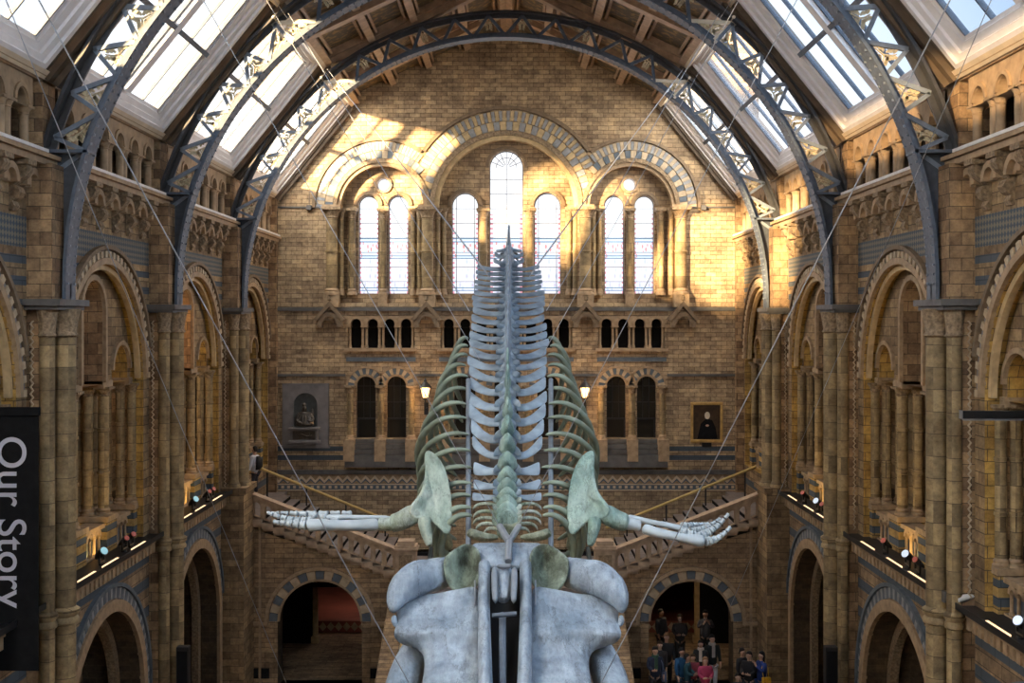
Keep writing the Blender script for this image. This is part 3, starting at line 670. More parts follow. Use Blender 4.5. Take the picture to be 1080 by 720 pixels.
                m = MB(); m.tube([p-d*.24, p-d*.14, p, p+d*.10], [r*.4, r*.8, r, r*1.08], 14); m.build('housing', ['black'], t, s, smooth=40)
                m = MB(); m.tube([p+d*.101, p+d*.12], [r*.96, r*.9], 14); m.build('lens', [lens], t, s, smooth=40)
                m = MB(); m.box(x-.02, x+.02, y-.15, y-.13, 6.6, 6.82).box(x-.02, x+.02, y+.13, y+.15, 6.6, 6.82).box(x-.02, x+.02, y-.15, y+.15, 6.58, 6.61).lathe(x, y, [(.07, 6.52), (.07, 6.56), (.02, 6.58)], 10); m.build('yoke', ['black'], t, s)
# warm lamps inside the aisles behind the screens
lamp('aisle_lamp', 'POINT', (-11, 33.2, 12.8), 160, (1, .55, .2), shadow_soft_size=.3)
lamp('aisle_lamp', 'POINT', (-11.6, 26.5, 12.8), 40, (1, .6, .3), shadow_soft_size=.3)
lamp('aisle_lamp', 'POINT', (11.3, 29.5, 12.8), 70, (1, .65, .35), shadow_soft_size=.3)

# ------------------------------------------------------------------ iron arches
RI, RO, ZC = 8.2, 9.05, 12.5
for i, y in enumerate(RIB[1:]):
    t = thing('iron_roof_arch', f'riveted blue-grey iron roof arch, {["nearest and partly outside the picture", "middle of the three", "farthest, before the end wall"][i]}', 'roof arch', (0, y, 12.2), 'iron roof arches')
    T = FM
    a_lo = math.asin((15.0-ZC)/RI); top = math.acos(5.3/RI)
    m = MB(); m.arc(T, 0, ZC, RI, RI+.07, y-.25, y+.25, 0, PI, 72); m.arc(T, 0, ZC, RI+.07, RI+.2, y-.03, y+.03, 0, PI, 72)
    for sx in (-1, 1):
        m.box(min(sx*8.2, sx*8.27), max(sx*8.2, sx*8.27), y-.25, y+.25, 12.2, 12.52)
    m.build('inner_chord', ['iron'], t, smooth=30)
    m = MB(); am = math.asin((14.7-ZC)/RO); m.arc(T, 0, ZC, RO-.07, RO, y-.25, y+.25, am, PI-am, 64); m.arc(T, 0, ZC, RO-.2, RO-.07, y-.03, y+.03, am, PI-am, 64); m.build('outer_chord', ['iron_dark'], t, smooth=30)
    m = MB()                      # rivets on the inner chord
    for sx in (-1, 1):
        for k in range(64):
            a = k*.0175*1.25; 
            for dy in (-.17, .17):
                X, Z = sx*(RI-.008)*math.cos(a), ZC+(RI-.008)*math.sin(a)
                m.box(X-.022, X+.022, y+dy-.022, y+dy+.022, Z-.022, Z+.022)
    tag(m.build('rivets', ['iron_light'], t), kind='stuff')
    for sx in (-1, 1):
        m = MB(); n = 14
        for k in range(n):       # solid lower web with stiffener cap
            a, b2 = a_lo*k/n, a_lo*(k+1)/n
            pa, pb = (RI*math.cos(a), ZC+RI*math.sin(a)), (RI*math.cos(b2), ZC+RI*math.sin(b2))
            m.hexa([(pa[0],y-.04,pa[1]),(8.9,y-.04,pa[1]),(8.9,y+.04,pa[1]),(pa[0],y+.04,pa[1]),(pb[0],y-.04,pb[1]),(8.9,y-.04,pb[1]),(8.9,y+.04,pb[1]),(pb[0],y+.04,pb[1])])
        m.box(8.2, 8.9, y-.04, y+.04, 12.2, 12.5)
        m.build('web_plate', ['iron_web_shade'], t, sx)
        m = MB(); m.box(7.80, 8.75, y-.25, y+.25, 14.97, 15.03); m.build('stiffener', ['iron'], t, sx)
        # open web
        P = lambda r, a: (lambda a_: (r*math.cos(a_), y, ZC+r*math.sin(a_)))(a if r < 8.6 else a-(math.pi/180)*5.5*max(0, 1-(a/.87)**3))
        npan = 6; a0 = a_lo+.0; da = (PI/2-(PI/2-top)-a0)/npan if False else (top-a0)/npan
        def bar(p, q, name, mat, w=.045):
            p, q = Vector(p), Vector(q); d = (q-p).normalized(); n_ = d.cross(Vector((0,1,0)))*w; yv = Vector((0,.05,0))
            m = MB(); m.hexa([p-n_-yv, p+n_-yv, p+n_+yv, p-n_+yv, q-n_-yv, q+n_-yv, q+n_+yv, q-n_+yv]); return m.build(name, [mat], t, sx)
        def foliage(p, q, r_):
            c_ = (Vector(p)+Vector(q)+Vector(r_))/3; m = MB()
            ps = [Vector(p), Vector(q), Vector(r_)]
            for w in ps:
                e = c_+(w-c_)*.62; mid = (c_+e)/2+Vector(((random.random()-.5)*.08, 0, (random.random()-.5)*.08)); m.tube([c_, mid, e], [.022, .018, .012], 5)
                for f_ in (.35, .62, .9):
                    q_ = c_+(e-c_)*f_; dr = (e-c_).normalized(); pr = dr.cross(Vector((0,1,0)))
                    for sg in (-1, 1):
                        cc = q_+pr*sg*.07*(1.2-f_*.4); m.ell([(cc-Vector((0,.012,0)), dr*.05+pr*sg*.02, pr*.035), (cc+Vector((0,.012,0)), dr*.05+pr*sg*.02, pr*.035)], 7)
            m.build('gilt_foliage', ['gilding'], t, sx)
        for k in range(npan+1):
            a = a0+da*k
            bar(P(RI+.1, a), P(RO-.1, a), 'strut', 'iron_light')
            if k < npan:
                bar(P(RI+.12, a), P(RO-.12, a+da), 'brace', 'iron_light', .04)
                foliage(P(RI+.12, a+da*.2), P(RO-.2, a+da*.95), P(RI+.15, a+da*.95))
        # cream gusset at the purlin
        m = MB(); A, B, D_ = P(RI+.08, top+.01), P(RO-.05, top-.005), P(RI+.08, top+.115)
        for (p, q) in ((A, B), (B, D_), (A, D_)):
            p, q = Vector(p), Vector(q); d = (q-p).normalized(); n_ = d.cross(Vector((0,1,0)))*.05; yv = Vector((0,.035,0))
            m.hexa([p-n_-yv, p+n_-yv, p+n_+yv, p-n_+yv, q-n_-yv, q+n_-yv, q+n_+yv, q-n_+yv])
        m.build('gusset', ['cream'], t, sx); foliage(P(RI+.15, top+.02), P(RO-.2, top+.005), P(RI+.12, top+.09))
        m = MB(); m.tube([(5.32, y-.28, 18.80), (5.32, y+.28, 18.80)], .045, 8).tube([(5.78, y-.26, 19.42), (5.78, y+.26, 19.42)], .045, 8); m.build('tie_bracket', ['cream'], t, sx)
        a = top+.1; st = (PI/2-a)/5
        for k in range(5):
            bar(P(RI+.1, a+st*k), P(RO-.1, a+st*(k+.5)), 'brace', 'iron'); bar(P(RO-.1, a+st*(k+.5)), P(RI+.1, a+st*(k+1)), 'brace', 'iron')
            if k % 2 == 0: foliage(P(RI+.15, a+st*(k+.5)), P(RO-.1, a+st*(k+.1)), P(RO-.1, a+st*(k+.9)))

# ------------------------------------------------------------------ end wall details
def ring_blocks(m, cu, cv, r0, r1, n, d0, skip, mats=(0, 1)):
    for k in range(n):
        a0, a1 = PI*k/n, PI*(k+1)/n; a = (a0+a1)/2; x, z = cu+(r0+r1)/2*math.cos(a), cv+(r0+r1)/2*math.sin(a)
        if skip(x, z): continue
        m.arc(FM, cu, cv, r0+.01, r1-.01, d0, E0+.02, a0+.004, a1-.004, 2, mats[k % 2])
cskip = lambda x, z: abs(x) > 2.93+.08*(z-16) and z < 18.1
t = thing('window_arch', 'large central window arch banded in blue and buff stone', 'arch', (0, E0, 16), 'window arches of the end wall')
m = MB(); m.arc(FM, 0, 16, 2.52, 2.68, E0-.02, E1-.1, n=48); m.build('inner_order', ['gold_block'], t)
m = MB(); m.arc(FM, 0, 16, 2.68, 2.86, E0-.10, E0+.02, n=48); m.build('roll_moulding', ['carved'], t)
m = MB(); ring_blocks(m, 0, 16, 2.87, 3.20, 40, E0-.05, cskip); m.build('inner_voussoirs', ['gold_block', 'ring_pale'], t)
m = MB(); ring_blocks(m, 0, 16, 3.21, 3.60, 76, E0-.04, cskip); m.build('outer_voussoirs', ['gold_block', 'ring_pale'], t)
m = MB(); aa = math.atan2(2.13, 3.11); m.arc(FM, 0, 16, 3.65, 3.78, E0-.10, E0+.02, aa, PI-aa, n=48); m.build('hood_mould', ['dark_mould'], t)
for sx in (-1, 1):
    w = 'left' if sx < 0 else 'right'
    t = thing('window_arch', f'{w} window arch of the end wall banded in blue and buff stone', 'arch', (sx*SC, E0, 16), 'window arches of the end wall')
    m = MB(); m.arc(FM, sx*SC, 16, 1.54, 1.68, E0-.02, E1-.1, n=40); m.build('inner_order', ['moulding'], t)
    m = MB(); m.arc(FM, sx*SC, 16, 1.68, 1.82, E0-.10, E0+.02, n=40); m.build('roll_moulding', ['carved'], t)
    sk = lambda x, z: abs(x) < 3.0+.08*(z-16) and z < 18.2
    m = MB(); ring_blocks(m, sx*SC, 16, 1.83, 2.12, 30, E0-.05, sk); m.build('inner_voussoirs', ['buff_block', 'blue_stone'], t)
    m = MB(); ring_blocks(m, sx*SC, 16, 2.13, 2.46, 56, E0-.04, sk); m.build('outer_voussoirs', ['buff_block', 'ring_pale'], t)
    ai = math.atan2(2.13, SC-3.11)
    m = MB()
    m.arc(FM, sx*SC, 16, 2.49, 2.60, E0-.10, E0+.02, 0 if sx > 0 else ai, (PI-ai) if sx > 0 else PI, n=40); m.build('hood_mould', ['dark_mould'], t)
# windows: lancets and roundels
def lancet(name, lab, cu, cv, R, bot, bars, yy=E1+.2):
    global wn
    wn += 1
    n = 18; poly = [(cu-R, bot), (cu+R, bot)]+[(cu+R*math.cos(PI*k/n), cv+R*math.sin(PI*k/n)) for k in range(n+1)]
    g = MB(); g.add([FM(u, v, yy) for u, v in poly], [tuple(range(len(poly)))])
    o = g.build('window_%d' % wn, ['stained_glass'], uv=(cu, bot, R)); tag(o, lab, 'window', kind='structure')
    m = MB(); m.arc(FM, cu, cv, R-.03, R+.02, yy-.04, yy+.04, n=18); m.box(cu-R, cu-R+.03, yy-.04, yy+.04, bot, cv); m.box(cu+R-.03, cu+R, yy-.04, yy+.04, bot, cv)
    z = bot+.45
    while z < cv+.1: m.box(cu-R, cu+R, yy-.015, yy+.015, z-.009, z+.009); z += .55
    for f_ in bars: m.box(cu+f_*R-.012, cu+f_*R+.012, yy-.02, yy+.02, bot, cv+R*math.sqrt(1-f_*f_)-.02)
    if R > .6:
        for k in range(1, 8): a = PI*k/8; m.tube([FM(cu+.2*R*math.cos(a), cv+.2*R*math.sin(a), yy-.01), FM(cu+R*math.cos(a), cv+R*math.sin(a), yy-.01)], .012, 4)
        m.arc(FM, cu, cv, .6*R, .6*R+.02, yy-.02, yy+.01, n=14)
    m.build('lead_frame', ['slate'], o)
    h = MB(); h.arc(FM, cu, cv, R+.03, R+.16, E1-.08, E1+.02, n=20); h.build('hood_mould', ['dark_mould'], o)
lancet('c', 'tall central stained glass lancet of the end wall', 0, 17.55, .635, 12.82, (0,))
lancet('l', 'stained lancet just left of the tall central one', -1.55, 16.1, .5, 12.82, (-.68, .68))
lancet('r', 'stained lancet just right of the tall central one', 1.55, 16.1, .5, 12.82, (-.68, .68))
for sx in (-1, 1):
    for k in (-1, 1):
        lancet('s', f'{"outer" if k*sx > 0 else "inner"} narrow stained lancet of the {SIDE[sx]} pair on the end wall', sx*SC+k*.564, 16.12, .37, 12.82, ())
    wn += 1; g = MB(); n = 20; g.add([FM(sx*SC+.23*math.cos(2*PI*k/n), 16.91+.23*math.sin(2*PI*k/n), E1+.15) for k in range(n)], [tuple(range(n))])
    o = g.build('window_%d' % wn, ['clear_glass'], uv=(sx*SC, 12, .25)); tag(o, f'small round window above the {SIDE[sx]} pair of lancets', 'window', kind='structure')
    m = MB(); m.arc(FM, sx*SC, 16.91, .23, .33, E1-.08, E1+.02, 0, 2*PI, 24); m.build('surround', ['moulding'], o)
# colonnades flanking the windows
def wallcol(t, x, r, y, z0=12.75, z1=16.0): column(t, x, y, z0, z1, r, 1, cap=.42, base=.25, rings=1)
for sx in (-1, 1):
    w = SIDE[sx]
    t = thing('window_columns', f'cluster of engaged columns between central and {w} window groups', 'columns', (sx*2.95, E0, 12.4), 'column clusters between the end windows')
    for (x, r, y) in ((2.93, .215, E0-.12), (3.24, .09, E0+.12), (3.48, .10, E0+.3), (2.58, .11, E0+.1), (2.36, .10, E0+.3)): wallcol(t, sx*x, r, y)
    m = MB(); m.box(sx*2.93-.32, sx*2.93+.32, E0-.4, E0+.3, 15.98, 16.08); m.box(sx*2.93-.3, sx*2.93+.3, E0-.36, E0+.1, 12.3, 12.78); m.build('impost', ['moulding'], t)
    t = thing('window_columns', f'cluster of engaged columns on the outer side of the {w} window group', 'columns', (sx*6.4, E0, 12.4), 'column clusters between the end windows')
    for (x, r, y) in ((6.47, .215, E0-.12), (6.15, .09, E0+.1), (5.78, .13, E0+.3)): wallcol(t, sx*x, r, y)
    m = MB(); m.box(sx*6.45-.34, sx*6.45+.34, E0-.4, E0+.3, 15.98, 16.08); m.box(sx*6.47-.28, sx*6.47+.28, E0-.36, E0+.1, 12.3, 12.78); m.build('impost', ['moulding'], t)
    t = thing('window_column', f'engaged column between the two lancets of the {w} group', 'column', (sx*SC, E1, 12.4), 'single columns between lancets')
    wallcol(t, sx*SC, .13, E1-.08); m = MB(); m.box(sx*SC-.16, sx*SC+.16, E1-.3, E1, 12.4, 12.78); m.build('pedestal', ['moulding'], t)
    t = thing('window_column', f'engaged column between tall central lancet and its {w} neighbour', 'column', (sx*.85, E1, 12.4), 'single columns between lancets')
    wallcol(t, sx*.87, .15, E1-.08); m = MB(); m.box(sx*.87-.18, sx*.87+.18, E1-.3, E1, 12.4, 12.78); m.build('pedestal', ['moulding'], t)
# gabled hoods
for x, lab in ((-6.53, 'leftmost'), (-2.95, 'second from the left'), (2.95, 'third from the left'), (6.53, 'rightmost')):
    t = thing('gabled_hood', f'small gabled stone hood on the end wall string course, {lab} of four', 'gable', (x, E0, 12), 'gabled hoods on the end wall')
    m = MB(); P_ = [(x-.58, 11.85), (x, 12.52), (x+.58, 11.85), (x+.46, 11.78), (x, 12.32), (x-.46, 11.78)]
    m.prism([P_[0], P_[1], P_[4], P_[5]], FM, E0-.42, E0); m.prism([P_[1], P_[2], P_[3], P_[4]], FM, E0-.42, E0); m.build('gable_coping', ['dark_mould'], t)
    m = MB(); m.archwall(FM, x-.44, x+.44, 11.66, 11.84, x, 11.66, .24, E0-.36, E0-.02, n=10) if False else None
    m.prism([(x-.44, 11.8), (x+.44, 11.8), (x, 12.3)], FM, E0-.22, E0-.02); m.arc(FM, x, 11.72, .24, .4, E0-.36, E0, 0, PI, 12, m=1); m.box(x-.46, x-.28, E0-.38, E0, 11.55, 11.8, 1); m.box(x+.28, x+.46, E0-.38, E0, 11.55, 11.8, 1); m.build('gable_panel', ['end_stone', 'dark_mould'], t)
    m = MB(); m.ell([((x, E0-.3, 12.5), (.05,0,0), (0,.05,0)), ((x, E0-.3, 12.58), (.12,0,0), (0,.1,0)), ((x, E0-.3, 12.72), (.09,0,0), (0,.08,0)), ((x, E0-.3, 12.82), (.03,0,0), (0,.03,0))]); m.build('finial', ['carved'], t)
# string courses
m = MB(); m.box(-WH, WH, E0-.10, E0+.02, 12.16, 12.24); m.box(-WH, WH, E0-.05, E0+.02, 12.24, 12.30)
for sx in (-1, 1): m.box(*sorted((sx*8.8, sx*5.98)), E0-.07, E0, 9.73, 9.82); m.box(*sorted((sx*3.4, sx*1.0)), E0-.07, E0, 9.73, 9.82); pass
m.box(-WH, WH, E0-.12, E0, 6.1, 6.26)
for sx in (-1, 1): m.box(*sorted((sx*8.8, sx*6.9)), E0-.05, E0, 15.98, 16.04)
tag(m.build('trim_3', ['slate']), 'grey string courses running across the end wall', 'trim', kind='structure')
m = MB()
m.box(-WH, WH, E0-.03, E0, 5.72, 6.08, 0)
k = 0; x = -WH
while x < WH:      # zigzag and dot bands
    m.prism([(x, 5.87), (x+.17, 6.05), (x+.34, 5.87), (x+.34, 5.76), (x+.17, 5.94), (x, 5.76)], FM, E0-.05, E0-.03, 1); m.prism([(x, 5.76), (x+.17, 5.94), (x+.34, 5.76), (x+.34, 5.72), (x+.2, 5.84), (x+.17, 5.86), (x+.14, 5.84), (x, 5.72)], FM, E0-.045, E0-.03, 2); x += .34
m.box(-WH, WH, E0-.04, E0, 5.52, 5.72, 2); x = -WH
while x < WH: m.box(x, x+.1, E0-.055, E0-.04, 5.57, 5.67, 1); x += .22
m.box(-WH, WH, E0-.05, E0, 5.49, 5.53, 1).box(-WH, WH, E0-.05, E0, 5.70, 5.74, 1)
tag(m.build('trim_4', ['moulding', 'cream_paint', 'blue_stone']), 'zigzag and dotted mosaic band across the end wall', 'trim', kind='structure')
# little galleries
for (x0, x1, n, lab) in ((-5.90, -3.42, 4, 'left'), (3.42, 5.90, 4, 'right'), (-2.45, 2.45, 8, 'middle')):
    t = thing('blind_gallery', f'{lab} little gallery of dark round openings below the end windows', 'gallery', ((x0+x1)/2, E0, 10.6), 'little galleries of the end wall')
    w = (x1-x0)/n; m = MB()
    for k in range(n): m.archwall(FM, x0+k*w, x0+(k+1)*w, 11.55, 12.0, x0+(k+.5)*w, 11.68, w*.5-.12, E0+.0, E0+.3, n=12); m.arc(FM, x0+(k+.5)*w, 11.68, w*.5-.11, w*.5-.04, E0-.05, E0+.02, 0, PI, 12)
    m.build('arch_panel', ['moulding'], t)
    for k in range(n+1):
        for dy in ((-.07,), (.07,)) if 0 < k < n else (((.07,),) if k == 0 else ((-.07,),)):
            column(t, x0+k*w+dy[0], E0+.12, 10.78, 11.6, .05, 1, name='colonette', cap=.12, base=.12, rings=0, mat='moulding', n=8)
    m = MB(); m.box(x0-.1, x1+.1, E0-.16, E0+.3, 10.66, 10.78).box(x0-.05, x1+.05, E0-.04, E0+.02, 10.28, 10.44, 1); m.build('sill', ['moulding', 'blue_stone'], t)
# lower windows
LW = [(-5.22, .36, 'leftmost'), (-4.09, .36, 'second from the left'), (-1.55, .40, 'behind the whale, left one'), (0, .45, 'behind the whale, middle one'), (1.55, .40, 'behind the whale, right one'), (4.09, .36, 'second from the right'), (5.22, .36, 'rightmost')]
for cu, R, lab in LW:
    wn += 1; yy = E0+.3; n = 14
    poly = [(cu-R, 7.43), (cu+R, 7.43)]+[(cu+R*math.cos(PI*k/n), 9.37+R*math.sin(PI*k/n)) for k in range(n+1)]
    g = MB(); g.add([FM(u, v, yy) for u, v in poly], [tuple(range(len(poly)))]); o = g.build('window_%d' % wn, ['dark_glass']); tag(o, f'dark round-headed lower window of the end wall, {lab}', 'window', kind='structure')
    m = MB()
    for f_ in (-.33, .33): m.box(cu+f_*R-.012, cu+f_*R+.012, yy-.03, yy, 8.15, 9.37+R*.9)
    for z in (8.15, 8.75, 9.35): m.box(cu-R, cu+R, yy-.03, yy, z-.015, z+.015)
    m.box(cu-R, cu+R, yy-.05, yy, 8.1, 8.17); m.box(cu-R, cu-R+.05, yy-.05, yy, 7.43, 8.12); m.box(cu+R-.05, cu+R, yy-.05, yy, 7.43, 8.12); m.build('glazing_bars', ['black'], o)
    m = MB(); nn = 14
    for k in range(nn): m.arc(FM, cu, 9.37, R+.08, R+.30, E0-.05, E0+.02, PI*k/nn+.01, PI*(k+1)/nn-.01, 2, k % 2)
    m.arc(FM, cu, 9.37, R, R+.07, E0-.02, E0+.1, n=14, m=2); m.arc(FM, cu, 9.37, R+.31, R+.38, E0-.08, E0+.02, n=14, m=2); m.build('voussoirs', ['buff_block', 'blue_stone', 'moulding'], o)
for x in (-5.80, -4.655, -3.52, 3.52, 4.655, 5.80, -.8, .8, -2.2, 2.2):
    t = thing('door_column', f'stone colonnette beside a lower window, {abs(x):.0f} metres {"left" if x < 0 else "right"} of the middle'.replace('6 metres', 'outermost,').replace('5 metres', 'between the pair,').replace('4 metres', 'inner jamb,').replace('1 metres', 'beside the middle,').replace('2 metres', 'far jamb,'), 'column', (x, E0, 6.8), 'colonnettes of the lower windows')
    column(t, x, E0-.1, 7.42, 9.4, .12, 1, cap=.3, base=.15, rings=1)
    m = MB(); m.box(x-.2, x+.2, E0-.5, E0, 6.62, 7.42); m.build('pedestal', ['moulding'], t)
for x0, x1, lab in ((-5.95, -3.35, 'left'), (3.35, 5.95, 'right'), (-2.4, 2.4, 'middle')):
    m = MB()
    for k in range(4): m.box(x0, x1, E0-.12-.11*k, E0, 7.42-.18*(k+1)-.3*(k == 3), 7.42-.18*k-.02)
    tag(m.build('window_steps', ['slate']), f'{lab} flight of grey stone steps under the lower windows', 'steps', 'steps under the lower windows')
# niche with seated bronze figure
def sk_obj(name, verts, edges, mat, parent, root=0, sub=2):
    me = bpy.data.meshes.new(name); L = Vector(WLOC[parent.name]); me.from_pydata([tuple(Vector(v[:3])) for v in verts], edges, []); me.materials.append(MT[mat])
    o = bpy.data.objects.new(name, me); C.objects.link(o); o.parent = parent; WLOC[o.name] = WLOC[parent.name]
    o.modifiers.new('skin', 'SKIN').use_smooth_shade = True
    for i, v in enumerate(verts):
        sv = me.skin_vertices[0].data[i]; r = v[3]; sv.radius = (r, r) if not isinstance(r, tuple) else r; sv.use_root = (i == root)
    sb = o.modifiers.new('sub', 'SUBSURF'); sb.levels = sub; sb.render_levels = sub
    return o
nx = -7.45; zb = 7.85
t = thing('memorial_niche', 'grey stone wall slab with a round-headed niche, on the left of the end wall', 'niche', (nx, E0, 7))
m = MB(); m.archwall(FM, nx-.86, nx+.86, 7.16, 9.47, nx, 8.68, .44, E0-.14, E0+.0, n=16, m=0, bottom=7.86); m.box(nx-.9, nx+.9, E0-.2, E0-.0, 7.08, 7.17); m.box(nx-.86, nx-.85, E0-.14, E0, 7.16, 9.47); m.box(nx+.85, nx+.86, E0-.14, E0, 7.16, 9.47); m.box(nx-.86, nx+.86, E0-.14, E0, 9.46, 9.47); m.build('slab', ['niche_slab'], t)
m = MB(); m.box(nx-.44, nx+.44, E0-.02, E0-.01, 7.86, 9.12); m.build('niche_back', ['niche_dark'], t)
m = MB(); m.box(nx-.58, nx+.58, E0-.5, E0-.14, 7.78, 7.86).box(nx-.5, nx+.5, E0-.42, E0-.14, 7.38, 7.78).box(nx-.58, nx+.58, E0-.48, E0-.14, 7.28, 7.38).box(nx-.42, nx+.42, E0-.4, E0-.14, 7.2, 7.28); m.build('pedestal', ['niche_slab'], t, bevel=.02)
m = MB(); m.tube([(nx-.25, E0-.44, 7.54), (nx-.1, E0-.45, 7.62), (nx+.08, E0-.45, 7.54), (nx+.28, E0-.44, 7.58)], [.015, .035, .03, .015], 6); m.tube([(nx-.15, E0-.44, 7.48), (nx+.2, E0-.45, 7.64)], .02, 6); m.box(nx-.42, nx+.42, E0-.43, E0-.42, 7.42, 7.74); m.build('relief_panel', ['bronze'], t)
t = thing('bronze_statue', 'dark bronze half-length statue of a seated figure inside the niche', 'statue', (nx, E0-.22, 7.86))
V = [(0,0,.02,(.26,.17)),(0,0,.25,(.24,.16)),(0,-.01,.48,(.20,.14)),(0,-.02,.58,.07),(-.01,-.05,.68,.085),(-.01,-.05,.80,.08),
     (-.2,-.03,.46,.10),(-.3,-.10,.26,.085),(-.14,-.22,.16,.06),(-.05,-.24,.15,.05),(.2,0,.46,.10),(.31,-.06,.28,.08),(.2,-.2,.22,.06),(.12,-.22,.28,.045)]
Ed = [(0,1),(1,2),(2,3),(3,4),(4,5),(2,6),(6,7),(7,8),(8,9),(2,10),(10,11),(11,12),(12,13)]
sk_obj('body', V, Ed, 'bronze', t)
m = MB()
m.ell([((nx,E0-.25,7.87),(.40,0,0),(0,.2,0)),((nx,E0-.27,8.0),(.37,0,0),(0,.19,0)),((nx+.02,E0-.26,8.14),(.30,0,0),(0,.16,0)),((nx+.03,E0-.25,8.3),(.24,0,0),(0,.12,0)),((nx,E0-.24,8.42),(.15,0,0),(0,.09,0))], 10)
for k in range(4): m.tube([(nx-.28+.17*k, E0-.44, 7.9), (nx-.2+.13*k, E0-.42, 8.1), (nx-.1+.07*k, E0-.36, 8.36)], [.03, .03, .015], 6)
m.ell([((nx+.22,E0-.2,7.9),(.1,0,0),(0,.1,0)),((nx+.28,E0-.2,8.4),(.07,0,0),(0,.08,0)),((nx+.27,E0-.2,8.56),(.03,0,0),(0,.03,0))], 8)
m.ell([((nx-.02,E0-.26,8.62),(.08,0,0),(0,.08,0)),((nx-.02,E0-.25,8.70),(.10,0,0),(0,.095,0)),((nx-.02,E0-.25,8.77),(.06,0,0),(0,.06,0))]); m.build('drapery', ['bronze'], t, sub=1)
# framed portrait (generic stand-in)
pxx = (744.5-533.4)/28.36; pz = EZc(445)
t = thing('framed_portrait', 'gilt-framed dark portrait of a bearded figure on the right of the end wall', 'painting', (pxx, E0, 7.3))
m = MB()
for (a, b_, c_, d_) in ((-.60,.60,.64,.75),(-.60,.60,-.75,-.64),(-.60,-.50,-.64,.64),(.50,.60,-.64,.64)): m.box(pxx+a, pxx+b_, E0-.1, E0-.01, pz+c_, pz+d_)
m.build('frame', ['frame_gilt'], t, bevel=.02)
m = MB(); m.box(pxx-.5, pxx+.5, E0-.05, E0-.02, pz-.64, pz+.64); m.build('canvas', ['canvas'], t)
m = MB(); m.ell([((pxx+.02,E0-.052,pz+.25),(.10,0,0),(0,0,.14)),((pxx+.02,E0-.058,pz+.25),(.09,0,0),(0,0,.13))], 12); m.build('painted_face', ['cream'], t)
m = MB(); m.prism([(pxx-.35,pz-.62),(pxx+.4,pz-.62),(pxx+.33,pz-.2),(pxx+.2,pz+.08),(pxx-.02,pz+.14),(pxx-.22,pz-.05)], FM, E0-.055, E0-.05); m.build('painted_coat', ['black_soft'], t)
m = MB(); m.ell([((pxx+.02,E0-.057,pz-.12),(.07,0,0),(0,0,.04)),((pxx+.02,E0-.06,pz-.12),(.06,0,0),(0,0,.03))], 8); m.build('painted_hand', ['skin'], t)
m = MB(); m.box(pxx-.18, pxx+.18, E0-.04, E0, 7.1, 7.27); tag(m.build('name_plaque', ['black'], bevel=.008), 'small black plaque on the wall below the framed portrait', 'plaque')
for sx in (-1, 1):
    x = sx*7.32; m = MB(); m.box(x-.09, x+.09, E0-.16, E0-.0, 15.9, 16.08).tube([(x, E0-.08, 16.05), (x, E0-.08, 16.6)], .015, 6)
    tag(m.build('junction_box', ['slate'], bevel=.01), f'small grey fixture box beside the {SIDE[sx]} window arch', 'fixture', 'fixture boxes on the end wall')
# wall lanterns
for px, w in ((449, 'left'), (615.5, 'right')):
    x = EXc(px); z = EZc(410); y = E0-.55
    t = thing('wall_lantern', f'glowing black wall lantern on the {w} of the whale ribs', 'lantern', (x, E0, z), 'wall lanterns')
    m = MB(); m.lathe(x, y, [(.02, z+.42), (.05, z+.36), (.06, z+.30), (.22, z+.12), (.24, z+.08), (.18, z+.08)], 8); m.build('hood', ['black'], t)
    m = MB(); m.lathe(x, y, [(.17, z+.08), (.10, z-.28)], 8); m.build('glass_body', ['lantern_glow'], t)
    m = MB()
    for k in range(8): a = 2*PI*k/8; m.tube([(x+.185*math.cos(a), y+.185*math.sin(a), z+.09), (x+.11*math.cos(a), y+.11*math.sin(a), z-.29)], .012, 4)
    m.lathe(x, y, [(.11, z-.28), (.12, z-.32), (.02, z-.38)], 8); m.build('cage', ['black'], t)
    m = MB(); m.tube([(x, E0, z-.7), (x, y+.15, z-.65), (x, y, z-.5), (x, y, z-.34)], .03, 6); m.box(x-.08, x+.08, E0-.04, E0, z-.95, z-.5); m.build('bracket', ['black'], t)
    lamp('lantern_light', 'POINT', (x, y-.35, z-.05), 45, (1, .58, .25), shadow_soft_size=.15)

